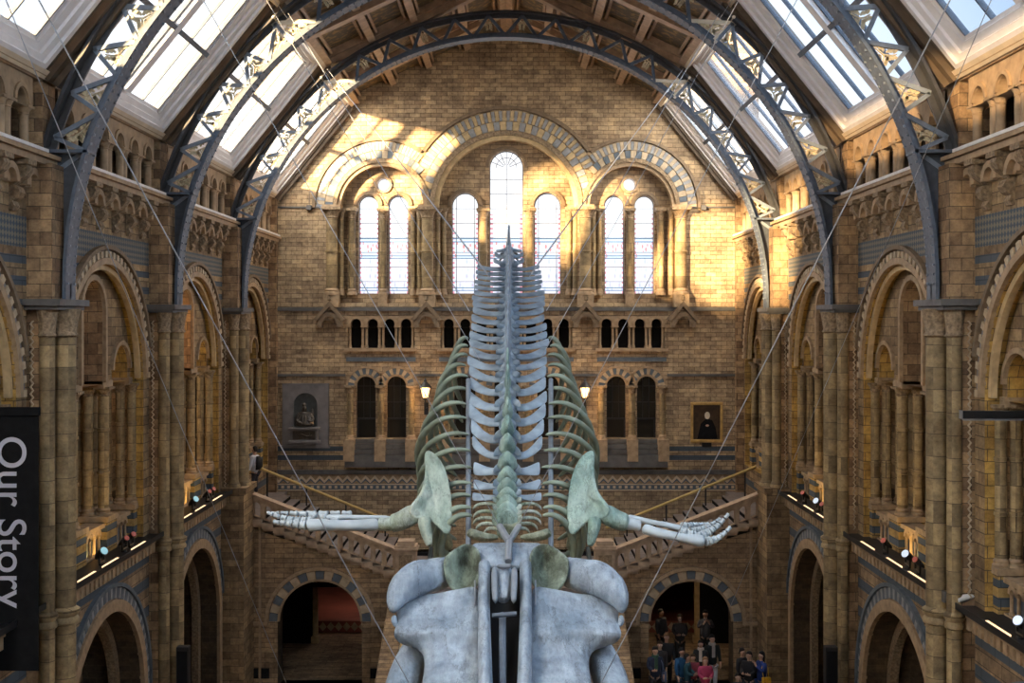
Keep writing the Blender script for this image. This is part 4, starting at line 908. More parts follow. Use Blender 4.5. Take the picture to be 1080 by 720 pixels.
# ------------------------------------------------------------------ grand stair
YS = 38.0; SL = .385; ZL = 3.2
xs0, xs1 = 3.55, 8.15
railz = lambda x: 4.50+SL*(x-3.55)          # top of the stone rail, |x|
for s in (-1, 1):
    sd = SIDE[s]; cc = 5.97
    # wall below the flight
    w = MB(); w.archwall(FM, 4.1, 7.85, 0, 3.75, cc, 2.12, 1.36, YS, YS+.8, n=28, m=0, mr=1)
    n = 14
    w.quad(FM(3.5,0,YS),FM(4.1,0,YS),FM(4.1,3.75,YS),FM(3.5,3.6,YS)); w.quad(FM(7.85,0,YS),FM(8.9,0,YS),FM(8.9,5.2,YS),FM(7.85,5.0,YS))
    w.add([FM(3.5,3.6,YS),FM(4.1,3.75,YS),FM(7.85,3.75,YS),FM(7.85,5.0,YS),FM(3.5,railz(3.5)-.80,YS)], [(0,1,2,3,4)])
    w.add([FM(3.5,3.4,YS+.8),FM(8.9,3.4,YS+.8),FM(8.9,5.2,YS+.8),FM(3.5,3.4,YS+.8)], [(0,1,2)])
    o = w.build('wall_stair_'+sd, ['stair_stone', 'dark_stone'], side=s); tag(o, f'stone wall with an arch below the {sd} stair flight', 'wall', kind='structure')
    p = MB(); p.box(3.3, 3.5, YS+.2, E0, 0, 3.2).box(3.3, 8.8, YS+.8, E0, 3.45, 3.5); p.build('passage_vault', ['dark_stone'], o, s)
    for a_, c_ in ((3.5, 4.35), (7.6, 8.3)): b = MB(); b.box(a_, c_, YS-.06, YS, 0.3, .62); b.build('skirting', ['black_soft'], o, s)
    for a_ in (7.86, 8.5): b = MB(); b.box(a_, a_+.07, YS-.1, YS+.02, 0, 5.2); b.build('pilaster_strip', ['moulding'], o, s)
    t = thing('stair_archway', f'round arch of blue and buff blocks under the {sd} stair flight', 'archway', (s*cc, YS, 0), 'arches under the stairs')
    m = MB(); nn = 17
    for k in range(nn): m.arc(FM, cc, 2.12, 1.37, 1.63, YS-.05, YS+.02, PI*k/nn+.008, PI*(k+1)/nn-.008, 3, (k+1) % 2)
    m.build('voussoirs', ['buff_block', 'blue_stone'], t, s)
    m = MB(); m.arc(FM, cc, 2.12, 1.66, 1.77, YS-.13, YS+.02, n=30).box(cc+1.66, cc+2.35, YS-.13, YS+.02, 2.02, 2.12).box(cc-2.2, cc-1.66, YS-.13, YS+.02, 2.02, 2.12); m.arc(FM, cc, 2.12, 1.30, 1.37, YS-.03, YS+.1, n=30); m.build('hood_mould', ['moulding'], t, s)
    for a_ in (-1.62, 1.36): m = MB(); m.box(cc+a_, cc+a_+.26, YS-.05, YS+.02, 0, 2.02); m.build('jamb', ['stair_stone'], t, s)
    # balustrade
    t = thing('stair_balustrade', f'{sd} carved stone balustrade rising from the landing to the gallery', 'balustrade', (s*5.8, YS, 4), 'stair balustrades')
    nb = 13; bwid = (xs1-xs0)/nb
    Mr = lambda x, dz, y: (x, y, railz(x)+dz)
    m = MB()
    for (dz0, dz1, y0, y1) in ((-.06, 0, YS-.22, YS+.22), (-.12, -.06, YS-.17, YS+.17)):
        m.hexa([Mr(xs0,dz0,y0),Mr(xs1,dz0,y0),Mr(xs1,dz0,y1),Mr(xs0,dz0,y1),Mr(xs0,dz1,y0),Mr(xs1,dz1,y0),Mr(xs1,dz1,y1),Mr(xs0,dz1,y1)])
    m.build('rail', ['terracotta'], t, s)
    for k in range(nb):
        xc = xs0+bwid*(k+.5); m = MB()
        SMm = lambda u, v, d: (u, d, railz(xc)+v+SL*(u-xc))
        m.archwall(SMm, xc-bwid/2, xc+bwid/2, -.72, -.12, xc, -.34, bwid/2-.07, YS-.11, YS+.11, n=10, back=True, bottom=-.70)
        m.build('arch_opening', ['terracotta'], t, s)
        b = MB(); b.lathe(xc+bwid/2, YS, [(.05, railz(xc)-.66), (.035, railz(xc)-.6), (.05, railz(xc)-.48), (.035, railz(xc)-.36), (.05, railz(xc)-.30)], 8); b.build('baluster', ['terracotta'], t, s)
    m = MB()
    for k in range(nb):
        x = xs0+bwid*k; z = railz(x)-.80; m.box(x, x+bwid*1.02, YS-.2, YS+.1, z-.07, z+.10); m.box(x, x+bwid, YS-.1, YS+.1, z-.16, z+.02)
    m.build('stepped_string', ['terracotta'], t, s)
    t = thing('stair_newel', f'square stone newel with carved panel at the foot of the {sd} balustrade', 'newel', (s*3.2, YS, ZL), 'stair newels')
    m = MB(); m.box(2.86, 3.52, YS-.3, YS+.3, 3.0, 4.45).box(2.80, 3.58, YS-.36, YS+.36, 4.45, 4.52).box(2.84, 3.54, YS-.32, YS+.32, 4.52, 4.6).box(2.92, 3.46, YS-.26, YS+.26, 4.6, 4.75).box(2.8, 3.58, YS-.36, YS+.36, 3.55, 3.65); m.build('post', ['terracotta'], t, s, bevel=.01)
    m = MB(); m.box(2.98, 3.40, YS-.33, YS-.3, 3.8, 4.32); m.build('carved_panel', ['carved'], t, s)
    # flight
    t = thing('stair_flight', f'{sd} upper flight of dark stone steps to the gallery', 'stairs', (s*5.8, 40, 3.2), 'upper stair flights')
    ns = 13
    for k in range(ns):
        x = xs0+bwid*k; z = railz(x)-.78+.14
        m = MB(); m.box(x, x+bwid+.04, YS+.12, 42.6, z-.16, z); m.box(x-.012, x, YS+.12, 42.6, z-.15, z-.03, 1); m.build('step', ['tread', 'black_soft'], t, s)  # thin black strips put the shade of the risers into the colour
    m = MB(); m.box(xs1, 9.4, YS+.12, E0, 5.3, 5.45); m.build('top_landing', ['tread'], t, s)
    m = MB(); m.hexa([(3.5,YS+.1,3.3),(8.9,YS+.1,3.46),(8.9,42.6,3.46),(3.5,42.6,3.3),(3.5,YS+.1,3.5),(8.9,YS+.1,5.35),(8.9,42.6,5.35),(3.5,42.6,3.5)]); m.build('soffit', ['stair_stone'], t, s)
    t = thing('brass_handrail', f'brass handrail on black posts along the back of the {sd} flight', 'handrail', (s*5.8, 42, 3.5), 'brass handrails')
    hz = lambda x: 4.42+.41*(x-3.55); m = MB(); m.tube([(3.55, 42.0, hz(3.55)), (8.9, 42.0, hz(8.9))], .055, 8); m.build('rail', ['brass'], t, s, smooth=60)
    for k in range(4):
        x = 4.3+1.4*k; m = MB(); m.tube([(x, 42.0, hz(x)-.95), (x, 42.0, hz(x)-.04)], .03, 8).lathe(x, 42.0, [(.08, hz(x)-.97), (.08, hz(x)-.93), (.03, hz(x)-.9)], 8); m.build('post', ['black'], t, s)
    # coping and rail of the central flight
    cz = lambda y: 2.9-.41*(38-y)
    m = MB(); m.hexa([(3.2,31,0),(3.75,31,0),(3.75,37.7,0),(3.2,37.7,0),(3.2,31,cz(31)+.12),(3.75,31,cz(31)+.12),(3.75,37.7,cz(37.7)),(3.2,37.7,cz(37.7))])
    tag(m.build('stair_coping', ['stair_stone'], side=s, bevel=.02), f'sloping stone coping on the {sd} side of the central flight', 'coping', 'copings of the central flight')
    t = thing('central_handrail', f'brass handrail beside the {sd} coping of the central flight', 'handrail', (s*3.1, 34, 1), 'handrails of the central flight')
    m = MB(); m.tube([(3.05, 31, cz(31)+.75), (3.05, 37.5, cz(37.5)+.75)], .04, 8); m.build('rail', ['brass'], t, s)
    for k in range(4): y = 31.8+1.7*k; m = MB(); m.tube([(3.05, y, cz(y)-.1), (3.05, y, cz(y)+.72)], .025, 6); m.build('post', ['black'], t, s)
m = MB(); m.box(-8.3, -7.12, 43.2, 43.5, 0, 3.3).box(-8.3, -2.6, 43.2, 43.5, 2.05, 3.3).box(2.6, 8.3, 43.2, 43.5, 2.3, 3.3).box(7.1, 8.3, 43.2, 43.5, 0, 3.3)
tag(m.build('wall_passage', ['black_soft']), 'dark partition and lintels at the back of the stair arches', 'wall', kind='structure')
t = thing('central_flight', 'broad central flight of dark steps below the whale skull', 'stairs', (0, 34, 0))
for k in range(18):
    y = 31+.39*k; m = MB(); m.box(-3.2, 3.2, y, YS+.2, .166*k, .166*(k+1)); m.build('step', ['tread'], t)
m = MB(); m.box(-3.5, 3.5, YS, E0, 2.95, ZL); tag(m.build('stair_landing', ['tread']), 'half landing between the two upper flights', 'landing')
lamp('passage_lamp', 'AREA', (-5.6, 46.5, 2.95), 16, (1, .75, .65), (0, .2, -1), size=1.5)
lamp('passage_lamp', 'AREA', (5.6, 41.5, 3.3), 26, (1, .75, .5), (0, -.4, -1), size=1.0)
for x, lab in ((-7.0, 'left'), (6.99, 'right')):
    m = MB(); m.box(x-.09, x+.09, 43.2, 43.4, 0, 3.4).box(x-.13, x+.13, 43.15, 43.45, 2.9, 3.0).box(x-.14, x+.14, 43.15, 43.45, 0, .25)
    tag(m.build('passage_post', ['gold_block'], bevel=.01), f'amber-lit slim pillar inside the {lab} stair arch', 'pillar', 'pillars inside the stair arches')

# ------------------------------------------------------------------ banner, rail, speakers, camera
YB = 20.6
bx0, bx1 = -9.35, PX(42, 0, YB)[0]; bz0, bz1 = PX(0, 707, YB)[2], PX(0, 437, YB)[2]
t = thing('hanging_banner', 'tall black banner reading Our Story hung beside the left wall', 'banner', (bx0, YB, bz0))
m = MB(); m.box(bx0, bx1-.02, YB-.01, YB+.01, bz0, bz1); m.build('fabric', ['black_soft'], t)
m = MB(); m.box(bx0, bx1, YB-.04, YB+.04, bz1-.02, bz1+.13); m.build('top_rail', ['black_soft'], t, bevel=.01)
def text(body, size, loc, rot, mat, parent, name, ext=.004):
    cu = bpy.data.curves.new(name, 'FONT'); cu.body = body; cu.size = size; cu.extrude = ext; cu.materials.append(MT[mat]); cu.offset = .003
    tmp = bpy.data.objects.new('tmp', cu); C.objects.link(tmp); bpy.context.view_layer.update()
    me = bpy.data.meshes.new_from_object(tmp.evaluated_get(bpy.context.evaluated_depsgraph_get())); bpy.data.objects.remove(tmp)
    o = bpy.data.objects.new(name, me); C.objects.link(o); o.parent = parent; o.location = Vector(loc)-Vector(WLOC[parent.name]); o.rotation_euler = rot
    return o
plain('banner_lettering', (.50, .50, .58), .6, var=.03)
bx = PX(-2, 0, YB)[0]
text('Our Story', .72, (bx, YB-.016, PX(0, 459, YB)[2]), Matrix(((0,1,0),(0,0,-1),(-1,0,0))).to_euler(), 'banner_lettering', t, 'lettering')
m = MB(); z = PX(0, 675, YB)[2]; x = PX(0, 0, YB)[0]; m.add([(x-.06,YB-.015,z-.05),(x+.04,YB-.015,z),(x-.06,YB-.015,z+.05)], [(0,1,2)]); m.build('small_mark', ['banner_lettering'], t)
t = thing('banner_rail', 'black horizontal banner rail sticking out from the right wall', 'rail', (9, YB, 10.2))
x0 = PX(1014, 0, YB)[0]; z1 = PX(0, 433, YB)[2]
m = MB(); m.box(x0, 9.3, YB-.06, YB+.06, z1-.13, z1); m.build('rail', ['black'], t, bevel=.01)
m = MB(); m.box(x0+.02, 9.3, YB-.03, YB+.03, z1-.17, z1-.13); m.box(x0-.015, x0, YB-.07, YB+.07, z1-.14, z1+.01); m.build('rail_lip', ['steel'], t)
for s, px in ((-1, 193.5), (1, 876)):
    y = 28.9; x = PX(px, 0, y)[0]; z1 = PX(0, 681, y)[2]
    t = thing('column_speaker', f'tall narrow black column loudspeaker against the {SIDE[s]} pier', 'loudspeaker', (x, y, 0), 'column loudspeakers')
    m = MB(); m.box(x-.15, x+.15, y-.12, y+.12, .06, z1); m.build('cabinet', ['black'], t, bevel=.015)
    m = MB(); m.box(x-.12, x+.12, y-.13, y-.12, .2, z1-.1); m.build('grille', ['black_soft'], t)
    m = MB(); m.box(x-.3, x+.3, y-.25, y+.25, 0, .06); m.build('foot_plate', ['black'], t)
cp = Vector(PX(1018, 630, 22.0)); t = thing('security_camera', 'pale security camera bracketed to the right pier above the ledge', 'camera', (cp.x+.25, cp.y, cp.z))
m = MB(); d = Vector((-.9, -.35, -.12)).normalized(); m.tube([cp-d*.2, cp-d*.19, cp+d*.2, cp+d*.21], [.05, .065, .065, .055], 10); m.build('housing', ['sill_white'], t, smooth=40)
m = MB(); m.tube([cp+d*.211, cp+d*.22], [.045, .04], 10); m.build('lens', ['black'], t)
m = MB(); m.tube([cp-d*.1, cp+Vector((.12, .1, -.05)), (8.5, cp.y+.25, cp.z-.02)], .022, 6).box(8.3, 8.36, cp.y+.1, cp.y+.3, cp.z-.12, cp.z+.08); m.build('bracket', ['slate'], t)

# ------------------------------------------------------------------ whale skeleton
XW = .14
W0 = thing('whale_skeleton', 'enormous blue-grey whale skeleton diving towards the viewer in mid air', 'skeleton', (XW, 17, 9))
ys = [560,555,549,542,534,525,513,497,479,461.7,444,428.6,413,399,387,376,366,357.6,349,340,331,323.5,317,311,305,299.5,294,289,284]
Ls = [.16,.16,.16,.2,.24,.27,.30,.33,.35,.37,.38,.39,.40,.40,.40,.40,.40,.40,.41,.41,.41,.42,.42,.42,.42,.42,.42,.42,.42]
hwp = [26,34,38,38,38,37,37,36,37,40,42,43,43,43,43,43,43,43,42,41,40,39.5,39,38,37,36,36,35,34]
Y, y0 = 16.4, 560; Z = H-(y0-338)*Y/F; pts = [(Y, Z)]
for i in range(1, len(ys)):
    b_ = (ys[i]-338)/F; a = H-Z; L = Ls[i]
    A = 1+b_*b_; B = Y+a*b_; D = B*B-A*(Y*Y+a*a-L*L); Yn = (B+math.sqrt(max(D, 0)))/A
    Z = H-b_*Yn; Y = Yn; pts.append((Y, Z))
hw = [h*p[0]/F for h, p in zip(hwp, pts)]
for k in range(18):      # tail, hidden behind the lumbar crest
    Y += .42; Z += (.16 if k < 3 else .02-.02*k); pts.append((Y, Z)); hw.append(max(.06, .36-.03*k))
TIPS = []
for i, (Y, Z) in enumerate(pts):
    p0, p1 = pts[max(i-1, 0)], pts[min(i+1, len(pts)-1)]
    t = Vector((0, p1[0]-p0[0], p1[1]-p0[1])).normalized(); n = Vector((0, -t.z, t.y)); sv = Vector((1, 0, 0)); c = Vector((XW, Y, Z))
    neck = i < 5; tail = i > 28
    gap = (Vector((0, p1[0], p1[1]))-Vector((0, p0[0], p0[1]))).length/2
    r = .155 if i < 26 else max(.05, .155-.006*(i-26)); hl = gap*.46
    m = MB()
    m.ell([(c-t*hl, sv*r*.92, n*r*.85), (c-t*hl*.8, sv*r, n*r*.92), (c, sv*r*.82, n*r*.78), (c+t*hl*.8, sv*r, n*r*.92), (c+t*hl, sv*r*.92, n*r*.85)], 12)
    # neural arch and spine
    nh = .22 if neck else min(.62, .30+.035*(i-5)) if i < 20 else (.62 if not tail else max(.05, .6-.05*(i-28)))
    if i in (26, 27): nh = .80
    lean = .28
    bw2 = .06 if i < 9 else .035
    base = c+n*r*.7; tp = c+n*(r+nh)+t*(lean*nh+.03)
    ns = MB()
    if i < 11:
        wf = .20 if i < 8 else .20-.03*(i-7); tp = c+n*(r+.16+.03*max(0, i-4))+t*.02
        ns.ell([(base-n*.05, sv*wf, t*hl*1.05), (base+(tp-base)*.45-t*hl*.2, sv*wf*.82, t*hl*1.05), (base+(tp-base)*.8-t*hl*.35, sv*wf*.42, t*hl*1.0), (tp-t*hl*.5, sv*.03, t*hl*.7)], 8)
    else: ns.ell([(base, sv*.10, t*hl*.9), (base+(tp-base)*.22, sv*bw2, t*hl*.85), (base+(tp-base)*.7, sv*.026, t*hl*.75), (base+(tp-base)*.93, sv*.032, t*hl*.9), (tp, sv*.02, t*hl*.7)], 8)
    for q in (-1, 1):      # articular facets flanking the spine
        if not tail: m.ell([(base+sv*q*.05+t*hl*.3-n*.02, t*.10, n*.04), (base+sv*q*.14-t*hl*.2, t*.12, n*.035), (base+sv*q*.20-t*hl*.8+n*.05, t*.08, n*.03), (base+sv*q*.21-t*hl*1.3+n*.09, t*.03, n*.02)], 8)
    W0_ = hw[i]
    for q in (-1, 1):
        W = W0_*random.uniform(.95, 1.03)
        if neck:
            secs = []
            for f_, dn, wd, dt in ((0, 0, .05, 0), (.35, .04, .035, .02), (.75, .02, .03, .06), (.95, -.06, .045, .1), (1, -.12, .03, .12)):
                secs.append((c+sv*q*(r*.6+(W-r*.6)*f_)+n*dn+t*dt, t*wd, n*.03+t*0))
            m.ell(secs, 6)
        else:
            br = hl*(.95 if i < 9 else 1.04 if i < 24 else .85)*random.uniform(.92, 1.06); secs = []; up = .10 if i < 8 else .32
            for f_, dt, wd, th, dn in ((0, .1, .8, .06, 0), (.2, -.25, .44, .045, .02), (.5, .0, .62, .036, .0), (.8, .6, .98, .03, -.02), (.95, .95, 1.05, .028, -.03), (1.0, 1.05, .8, .02, -.03)):
                secs.append((c+sv*q*(r*.6+(W-r*.6)*f_)+t*(dt*up)+n*dn, t*br*wd, n*th))
            m.ell(secs, 8)
        if 3 <= i <= 17: TIPS.append((i-3, q, c+sv*q*W+t*.1*(0 if neck else 1)+n*-.03, t, n))
    vo_ = m.build('vertebra', ['bone_spine' if i > 4 else 'bone_joint'], W0, sub=1, smooth=60)
    ns.build('neural_spine', ['bone_spine' if i > 12 else 'bone_teal'], vo_, sub=1, smooth=60)
for k, q, p, t, n in TIPS:
    L = 1.0 if k > 4 else .62+.08*k
    Lk = L*(1.0 if k < 11 else 1-.075*(k-10)); wk = (1.0 if k > 3 else .55+.1*k)*(1.0 if k < 8 else 1-.095*(k-7))
    sv = Vector((q, 0, 0))
    path = [(0, 0, 0), (.16, .05, .0), (.36, .02, .0), (.58, -.14, .03), (.77, -.42, .07), (.86, -.80, .13), (.86, -1.2, .18), (.74, -1.6, .24), (.48, -1.92, .28), (.30, -2.1, .30)]
    P = [p+sv*a*wk+n*b_*Lk+t*c_*Lk for a, b_, c_ in path]
    m = MB(); m.tube(P, [.03, .05, .066, .075, .078, .074, .068, .06, .05, .03], 8, flat=.75)
    m.build('rib', ['bone_rib'], W0, sub=1, smooth=60)
# first broad ribs close to the neck: greenish plates under the skull
for q in (-1, 1):
    c = 537; f = lambda px: c+q*(c-px) if q > 0 else px
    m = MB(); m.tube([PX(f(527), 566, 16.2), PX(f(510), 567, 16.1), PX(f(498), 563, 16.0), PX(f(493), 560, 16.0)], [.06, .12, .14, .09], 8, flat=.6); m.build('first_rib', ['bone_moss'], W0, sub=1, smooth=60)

MC = 537.5
def mir(q, px): return px if q < 0 else 2*MC-px
def poly_plate(outline, q, thick, bulge, mat, name, inset=(.75, .4)):
    P = [Vector(PX(mir(q, a), b_, y)) for a, b_, y in outline]; cen = sum(P, Vector())/len(P); nrm = Vector((0, -1, .15)).normalized()
    rings = [P]+[[cen+(p-cen)*f_+nrm*bulge*(1-f_) for p in P] for f_ in inset]; n = len(P); m = MB()
    vs = [v for r in rings for v in r]+[cen+nrm*bulge]; fs = []
    for j in range(len(rings)-1):
        for i in range(n): fs.append((j*n+i, j*n+(i+1)%n, (j+1)*n+(i+1)%n, (j+1)*n+i))
    for i in range(n): fs.append(((len(rings)-1)*n+i, (len(rings)-1)*n+(i+1)%n, len(vs)-1))
    if q > 0: fs = [f_[::-1] for f_ in fs]
    m.add(vs, fs); return m.build(name, [mat], W0, solid=thick, sub=2, smooth=80)
for q in (-1, 1):
    gm = 'bone_pale_green' if q < 0 else 'bone_teal'
    poly_plate([(448,473,17.9),(457,476,17.9),(467,487,17.8),(473,505,17.6),(477,528,17.3),(477,550,17.0),(475,566,16.8),(466,562,16.8),(459,552,16.9),(452,548,16.85),(444,548,16.8),(433,546,16.7),(431,536,16.7),(438,528,16.8),(446,517,17.1),(449,500,17.5),(448,485,17.8)], q, .07, -.05, gm, 'scapula')
    m = MB(); m.tube([PX(mir(q,447), 543, 16.8), PX(mir(q,448), 556, 16.75), PX(mir(q,451), 567, 16.7), PX(mir(q,453), 577, 16.65)], [.12, .10, .075, .05], 8); m.build('acromion', [gm], W0, sub=1, smooth=60)
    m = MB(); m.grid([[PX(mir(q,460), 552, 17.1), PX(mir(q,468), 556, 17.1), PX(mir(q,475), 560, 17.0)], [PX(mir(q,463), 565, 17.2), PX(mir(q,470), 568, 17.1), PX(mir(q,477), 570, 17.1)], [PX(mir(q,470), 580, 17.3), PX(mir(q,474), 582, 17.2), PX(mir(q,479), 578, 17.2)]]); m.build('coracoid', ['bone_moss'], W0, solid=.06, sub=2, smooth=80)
# flippers
def bones(q, path, rad, mat, name, flat=.8):
    m = MB(); m.tube([PX(*p) for p in path], rad, 10, flat=flat); return m.build(name, [mat], W0, sub=1, smooth=70)
bones(-1, [(444,537,16.9),(434,543,16.9),(424,549,16.9),(416,551.5,16.9),(411,552,16.9)], [.14,.21,.18,.18,.16], 'bone_joint', 'humerus')
bones(-1, [(415,552.5,16.9),(408,553,16.9),(402,552.5,16.9),(398,552,16.9)], [.15,.125,.12,.13], 'bone_joint', 'elbow_bone')
bones(-1, [(399,553,16.9),(392,553.5,16.85),(370,554,16.8),(345,553.5,16.75),(330,553,16.7),(323,555,16.7)], [.125,.12,.10,.10,.125,.12], 'bone_limb', 'radius')
bones(-1, [(414,548,17.1),(400,546,17.1),(375,545.5,17.0),(350,545,17.0),(343,546,17.0)], [.08,.055,.045,.05,.07], 'bone_limb', 'ulna')
def finger(q, a, b_, Ya, Yb, n, r0, r1, curve=0):
    for k in range(n):
        f0, f1 = k/n+.01, (k+1)/n-.01
        def pt(f_): return (a[0]+(b_[0]-a[0])*f_, a[1]+(b_[1]-a[1])*f_+curve*math.sin(PI*f_), Ya+(Yb-Ya)*f_)
        r = r0+(r1-r0)*(k+.5)/n; m = MB(); m.tube([PX(*pt(f0)), PX(*pt(f0*.75+f1*.25)), PX(*pt((f0+f1)/2)), PX(*pt(f0*.25+f1*.75)), PX(*pt(f1))], [r*1.0, r*.95, r*.62, r*.95, r*1.0], 8); m.build('phalanx', ['bone_limb'], W0, sub=1, smooth=70)
finger(-1, (345,546), (285,541), 17.0, 17.2, 6, .07, .025, -2); finger(-1, (332,549), (281,540), 16.9, 17.1, 7, .085, .03, 3)
finger(-1, (324,554), (288,550), 16.7, 16.9, 5, .09, .035, 0); finger(-1, (372,541.5), (310,540.5), 17.2, 17.3, 5, .055, .035, 0); finger(-1, (358,549), (326,551), 16.8, 16.8, 3, .06, .06, 0)
bones(1, [(632,538,16.9),(641,543,16.9),(650,548,16.9),(658,550.5,16.9),(663,551.5,16.9)], [.14,.21,.18,.18,.15], 'bone_teal', 'humerus')
bones(1, [(659,551,16.9),(665,552.5,16.9),(672,554,16.9),(676,555,16.9)], [.14,.11,.10,.12], 'bone_limb', 'elbow_bone')
bones(1, [(677,556,16.9),(686,560,16.85),(705,564,16.8),(725,568,16.75),(737,570,16.7),(744,571,16.7)], [.11,.10,.08,.085,.12,.10], 'bone_limb', 'radius')
bones(1, [(660,545,17.1),(675,548,17.1),(695,552,17.0),(715,556,17.0),(728,560,17.0)], [.08,.055,.05,.055,.07], 'bone_limb', 'ulna')
bones(1, [(694,551,17.1),(705,554,17.1),(718,556,17.1),(728,562,17.0)], [.06,.05,.045,.06], 'bone_limb', 'carpal_bone')
finger(1, (744,571), (771,555), 16.7, 16.9, 5, .085, .03, 4); finger(1, (738,565), (769,541), 16.8, 17.0, 6, .085, .03, 4)
finger(1, (728,560), (760,546), 16.9, 17.1, 6, .07, .025, 3); finger(1, (718,554), (748,552), 17.0, 17.2, 5, .06, .025, 0); finger(1, (716,560), (738,566), 16.8, 16.8, 3, .07, .08, 0)

# skull
for q in (-1, 1):
    w = lambda a, b_, y: PX(a if q < 0 else 2*(532+3.5*min(1, max(0, (530-a)/115)))-a, b_, y)
    # squamosal horn
    m = MB(); m.tube([w(478,600,15.6), w(471,602,15.45), w(462,605,15.25), w(450,608,15.05), w(436,612,14.85), w(425,619,14.65), w(418,630,14.45), w(415,640,14.3), w(415,646,14.25)], [.14,.19,.215,.225,.225,.20,.14,.08,.03], 14); m.build('squamosal', ['bone'], W0, sub=1, smooth=70)
    m = MB(); m.tube([w(452,592,15.1), w(438,595,14.95), w(426,603,14.75), w(417,615,14.55), w(413,628,14.4), w(414,640,14.25)], [.04,.07,.075,.07,.06,.03], 8); m.build('zygomatic_rim', ['bone'], W0, sub=1, smooth=70)
    rows = [[w(468,588,15.05), w(478,579,15.12), w(489,572,15.25), w(498,573,15.3), w(506,580,15.1)],
            [w(467,594,14.98), w(478,590,15.10), w(489,587,15.32), w(498,587,15.3), w(507,590,14.95)],
            [w(468,604,14.95), w(478,604,15.08), w(489,604,15.30), w(498,604,15.25), w(507,603,14.88)],
            [w(471,614,14.92), w(480,616,14.98), w(489,617,15.1), w(497,616,15.05), w(506,612,14.86)],
            [w(476,621,14.9), w(482,624,14.9), w(489,625,14.9), w(496,623,14.88), w(503,618,14.86)]]
    if q > 0: rows = [r[::-1] for r in rows]
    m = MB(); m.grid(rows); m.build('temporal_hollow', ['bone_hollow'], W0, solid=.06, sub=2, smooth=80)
    # frontal and maxillary plate
    YY = [14.85, 14.5, 14.25, 13.98, 14.0, 13.85, 13.6, 13.1]
    XX = [[(421,631),(430,628),(445,627),(460,626),(476,622),(490,620),(505,616)],
          [(417,645),(428,643),(444,642),(460,641),(476,639),(491,637),(506,634)],
          [(420,657),(430,658),(445,658),(460,657),(476,656),(491,655),(506,654)],
          [(414,668),(426,667),(442,665),(458,664),(475,665),(491,667),(506,668)],
          [(418,677),(430,677),(443,673),(458,673),(475,676),(491,678),(507,680)],
          [(446,681),(449,683),(456,686),(464,687),(478,689),(492,690),(507,691)],
          [(451,700),(454,701),(461,702),(470,702),(482,703),(494,703),(508,703)],
          [(446,724),(450,725),(459,726),(469,726),(482,726),(495,726),(508,726)],
          [(442,762),(447,763),(457,764),(468,765),(482,765),(495,765),(509,765)],
          [(450,860),(454,861),(462,862),(472,862),(484,862),(497,862),(511,862)],
          [(480,1000),(482,1001),(486,1002),(492,1002),(499,1002),(506,1002),(514,1002)]]
    YY += [12.45, 11.1, 9.95]
    dip = [[.12,.02,0,0,0,0,.0],[.12,0,.03,.05,.05,.03,0],[.1,.02,.06,.08,.07,.03,0],[.1,-.05,-.02,0,.02,0,0],[.25,.05,.05,.02,0,0,0],[.35,.2,.06,0,0,0,0],[.2,.08,0,0,0,0,0],[.2,.06,0,0,0,0,0]]+[[.15,.05,0,0,0,0,0]]*3
    rows = [[w(a_, b_, YY[j]+dip[j][k]) for k, (a_, b_) in enumerate(r)] for j, r in enumerate(XX)]
    if q > 0: rows = [r[::-1] for r in rows]
    m = MB(); m.grid(rows); m.build('maxilla', ['bone'], W0, solid=.09, sub=2, smooth=80)
    m = MB(); m.tube([w(416,648,14.35), w(415,655,14.3), w(419,661,14.25)], [.03,.05,.03], 8); m.build('orbital_process', ['bone'], W0, sub=1)
    # premaxilla ridge
    secs = []
    for (a, b_, y, ww, hh) in ((511,592,15.0,.085,.08),(511,598,14.9,.08,.14),(510.5,625,14.6,.078,.16),(510.5,650,14.2,.08,.17),(511,680,13.75,.085,.18),(512,722,12.95,.085,.2),(514,790,12.0,.10,.2),(519,1002,9.8,.05,.1)):
        secs.append((w(a, b_, y), (ww, 0, 0), (0, -hh*.6, hh*.8)))
    m = MB(); m.ell(secs, 10); m.build('premaxilla', ['bone'], W0, sub=1, smooth=70)
    # mandible
    m = MB(); m.tube([w(441,672,14.7), w(437,690,14.5), w(430,705,14.2), w(424,724,13.9), w(414,770,13.2), w(420,860,11.9), w(455,960,10.7), w(500,1020,9.9)], [.13,.20,.21,.22,.22,.2,.16,.1], 12); m.build('mandible', ['bone'], W0, sub=1, smooth=70)
    m = MB()
    for k, (a, b_) in enumerate(((501,612),(501.5,640),(502,680))):
        m.tube([w(a, b_, 14.8-.012*(b_-612)), w(a, b_+26, 14.8-.012*(b_-586)-.1)], .012, 5)
    m.build('mounting_strap', ['steel'], W0)
m = MB(); m.grid([[PX(a, 574+abs(a-536)*.02, 15.75) for a in (495, 507, 522, 536, 550, 563, 575)], [PX(a, 582, 15.5) for a in (500, 510, 522, 536, 548, 558, 568)], [PX(a, 592, 15.2) for a in (507, 514, 524, 534, 544, 553, 561)], [PX(a, 599, 15.0) for a in (508, 515, 524, 534, 543, 552, 560)]])
m.build('occipital_bone', ['bone'], W0, solid=.14, sub=2, smooth=80)
m = MB(); m.ell([(PX(531, 598, 14.8), (.12,0,0), (0,-.05,.07)), (PX(531, 606, 14.7), (.115,0,0), (0,-.06,.1)), (PX(531, 622, 14.5), (.105,0,0), (0,-.06,.1)), (PX(531, 636, 14.35), (.08,0,0), (0,-.05,.05))], 12); m.build('nasal_bone', ['bone'], W0, sub=1, smooth=60)
m = MB()
for a in (521.5, 542.5): m.tube([PX(a, 597, 14.6), PX(a, 612, 14.45), PX(a+(1 if a < 530 else -1), 638, 14.15)], .045, 8)
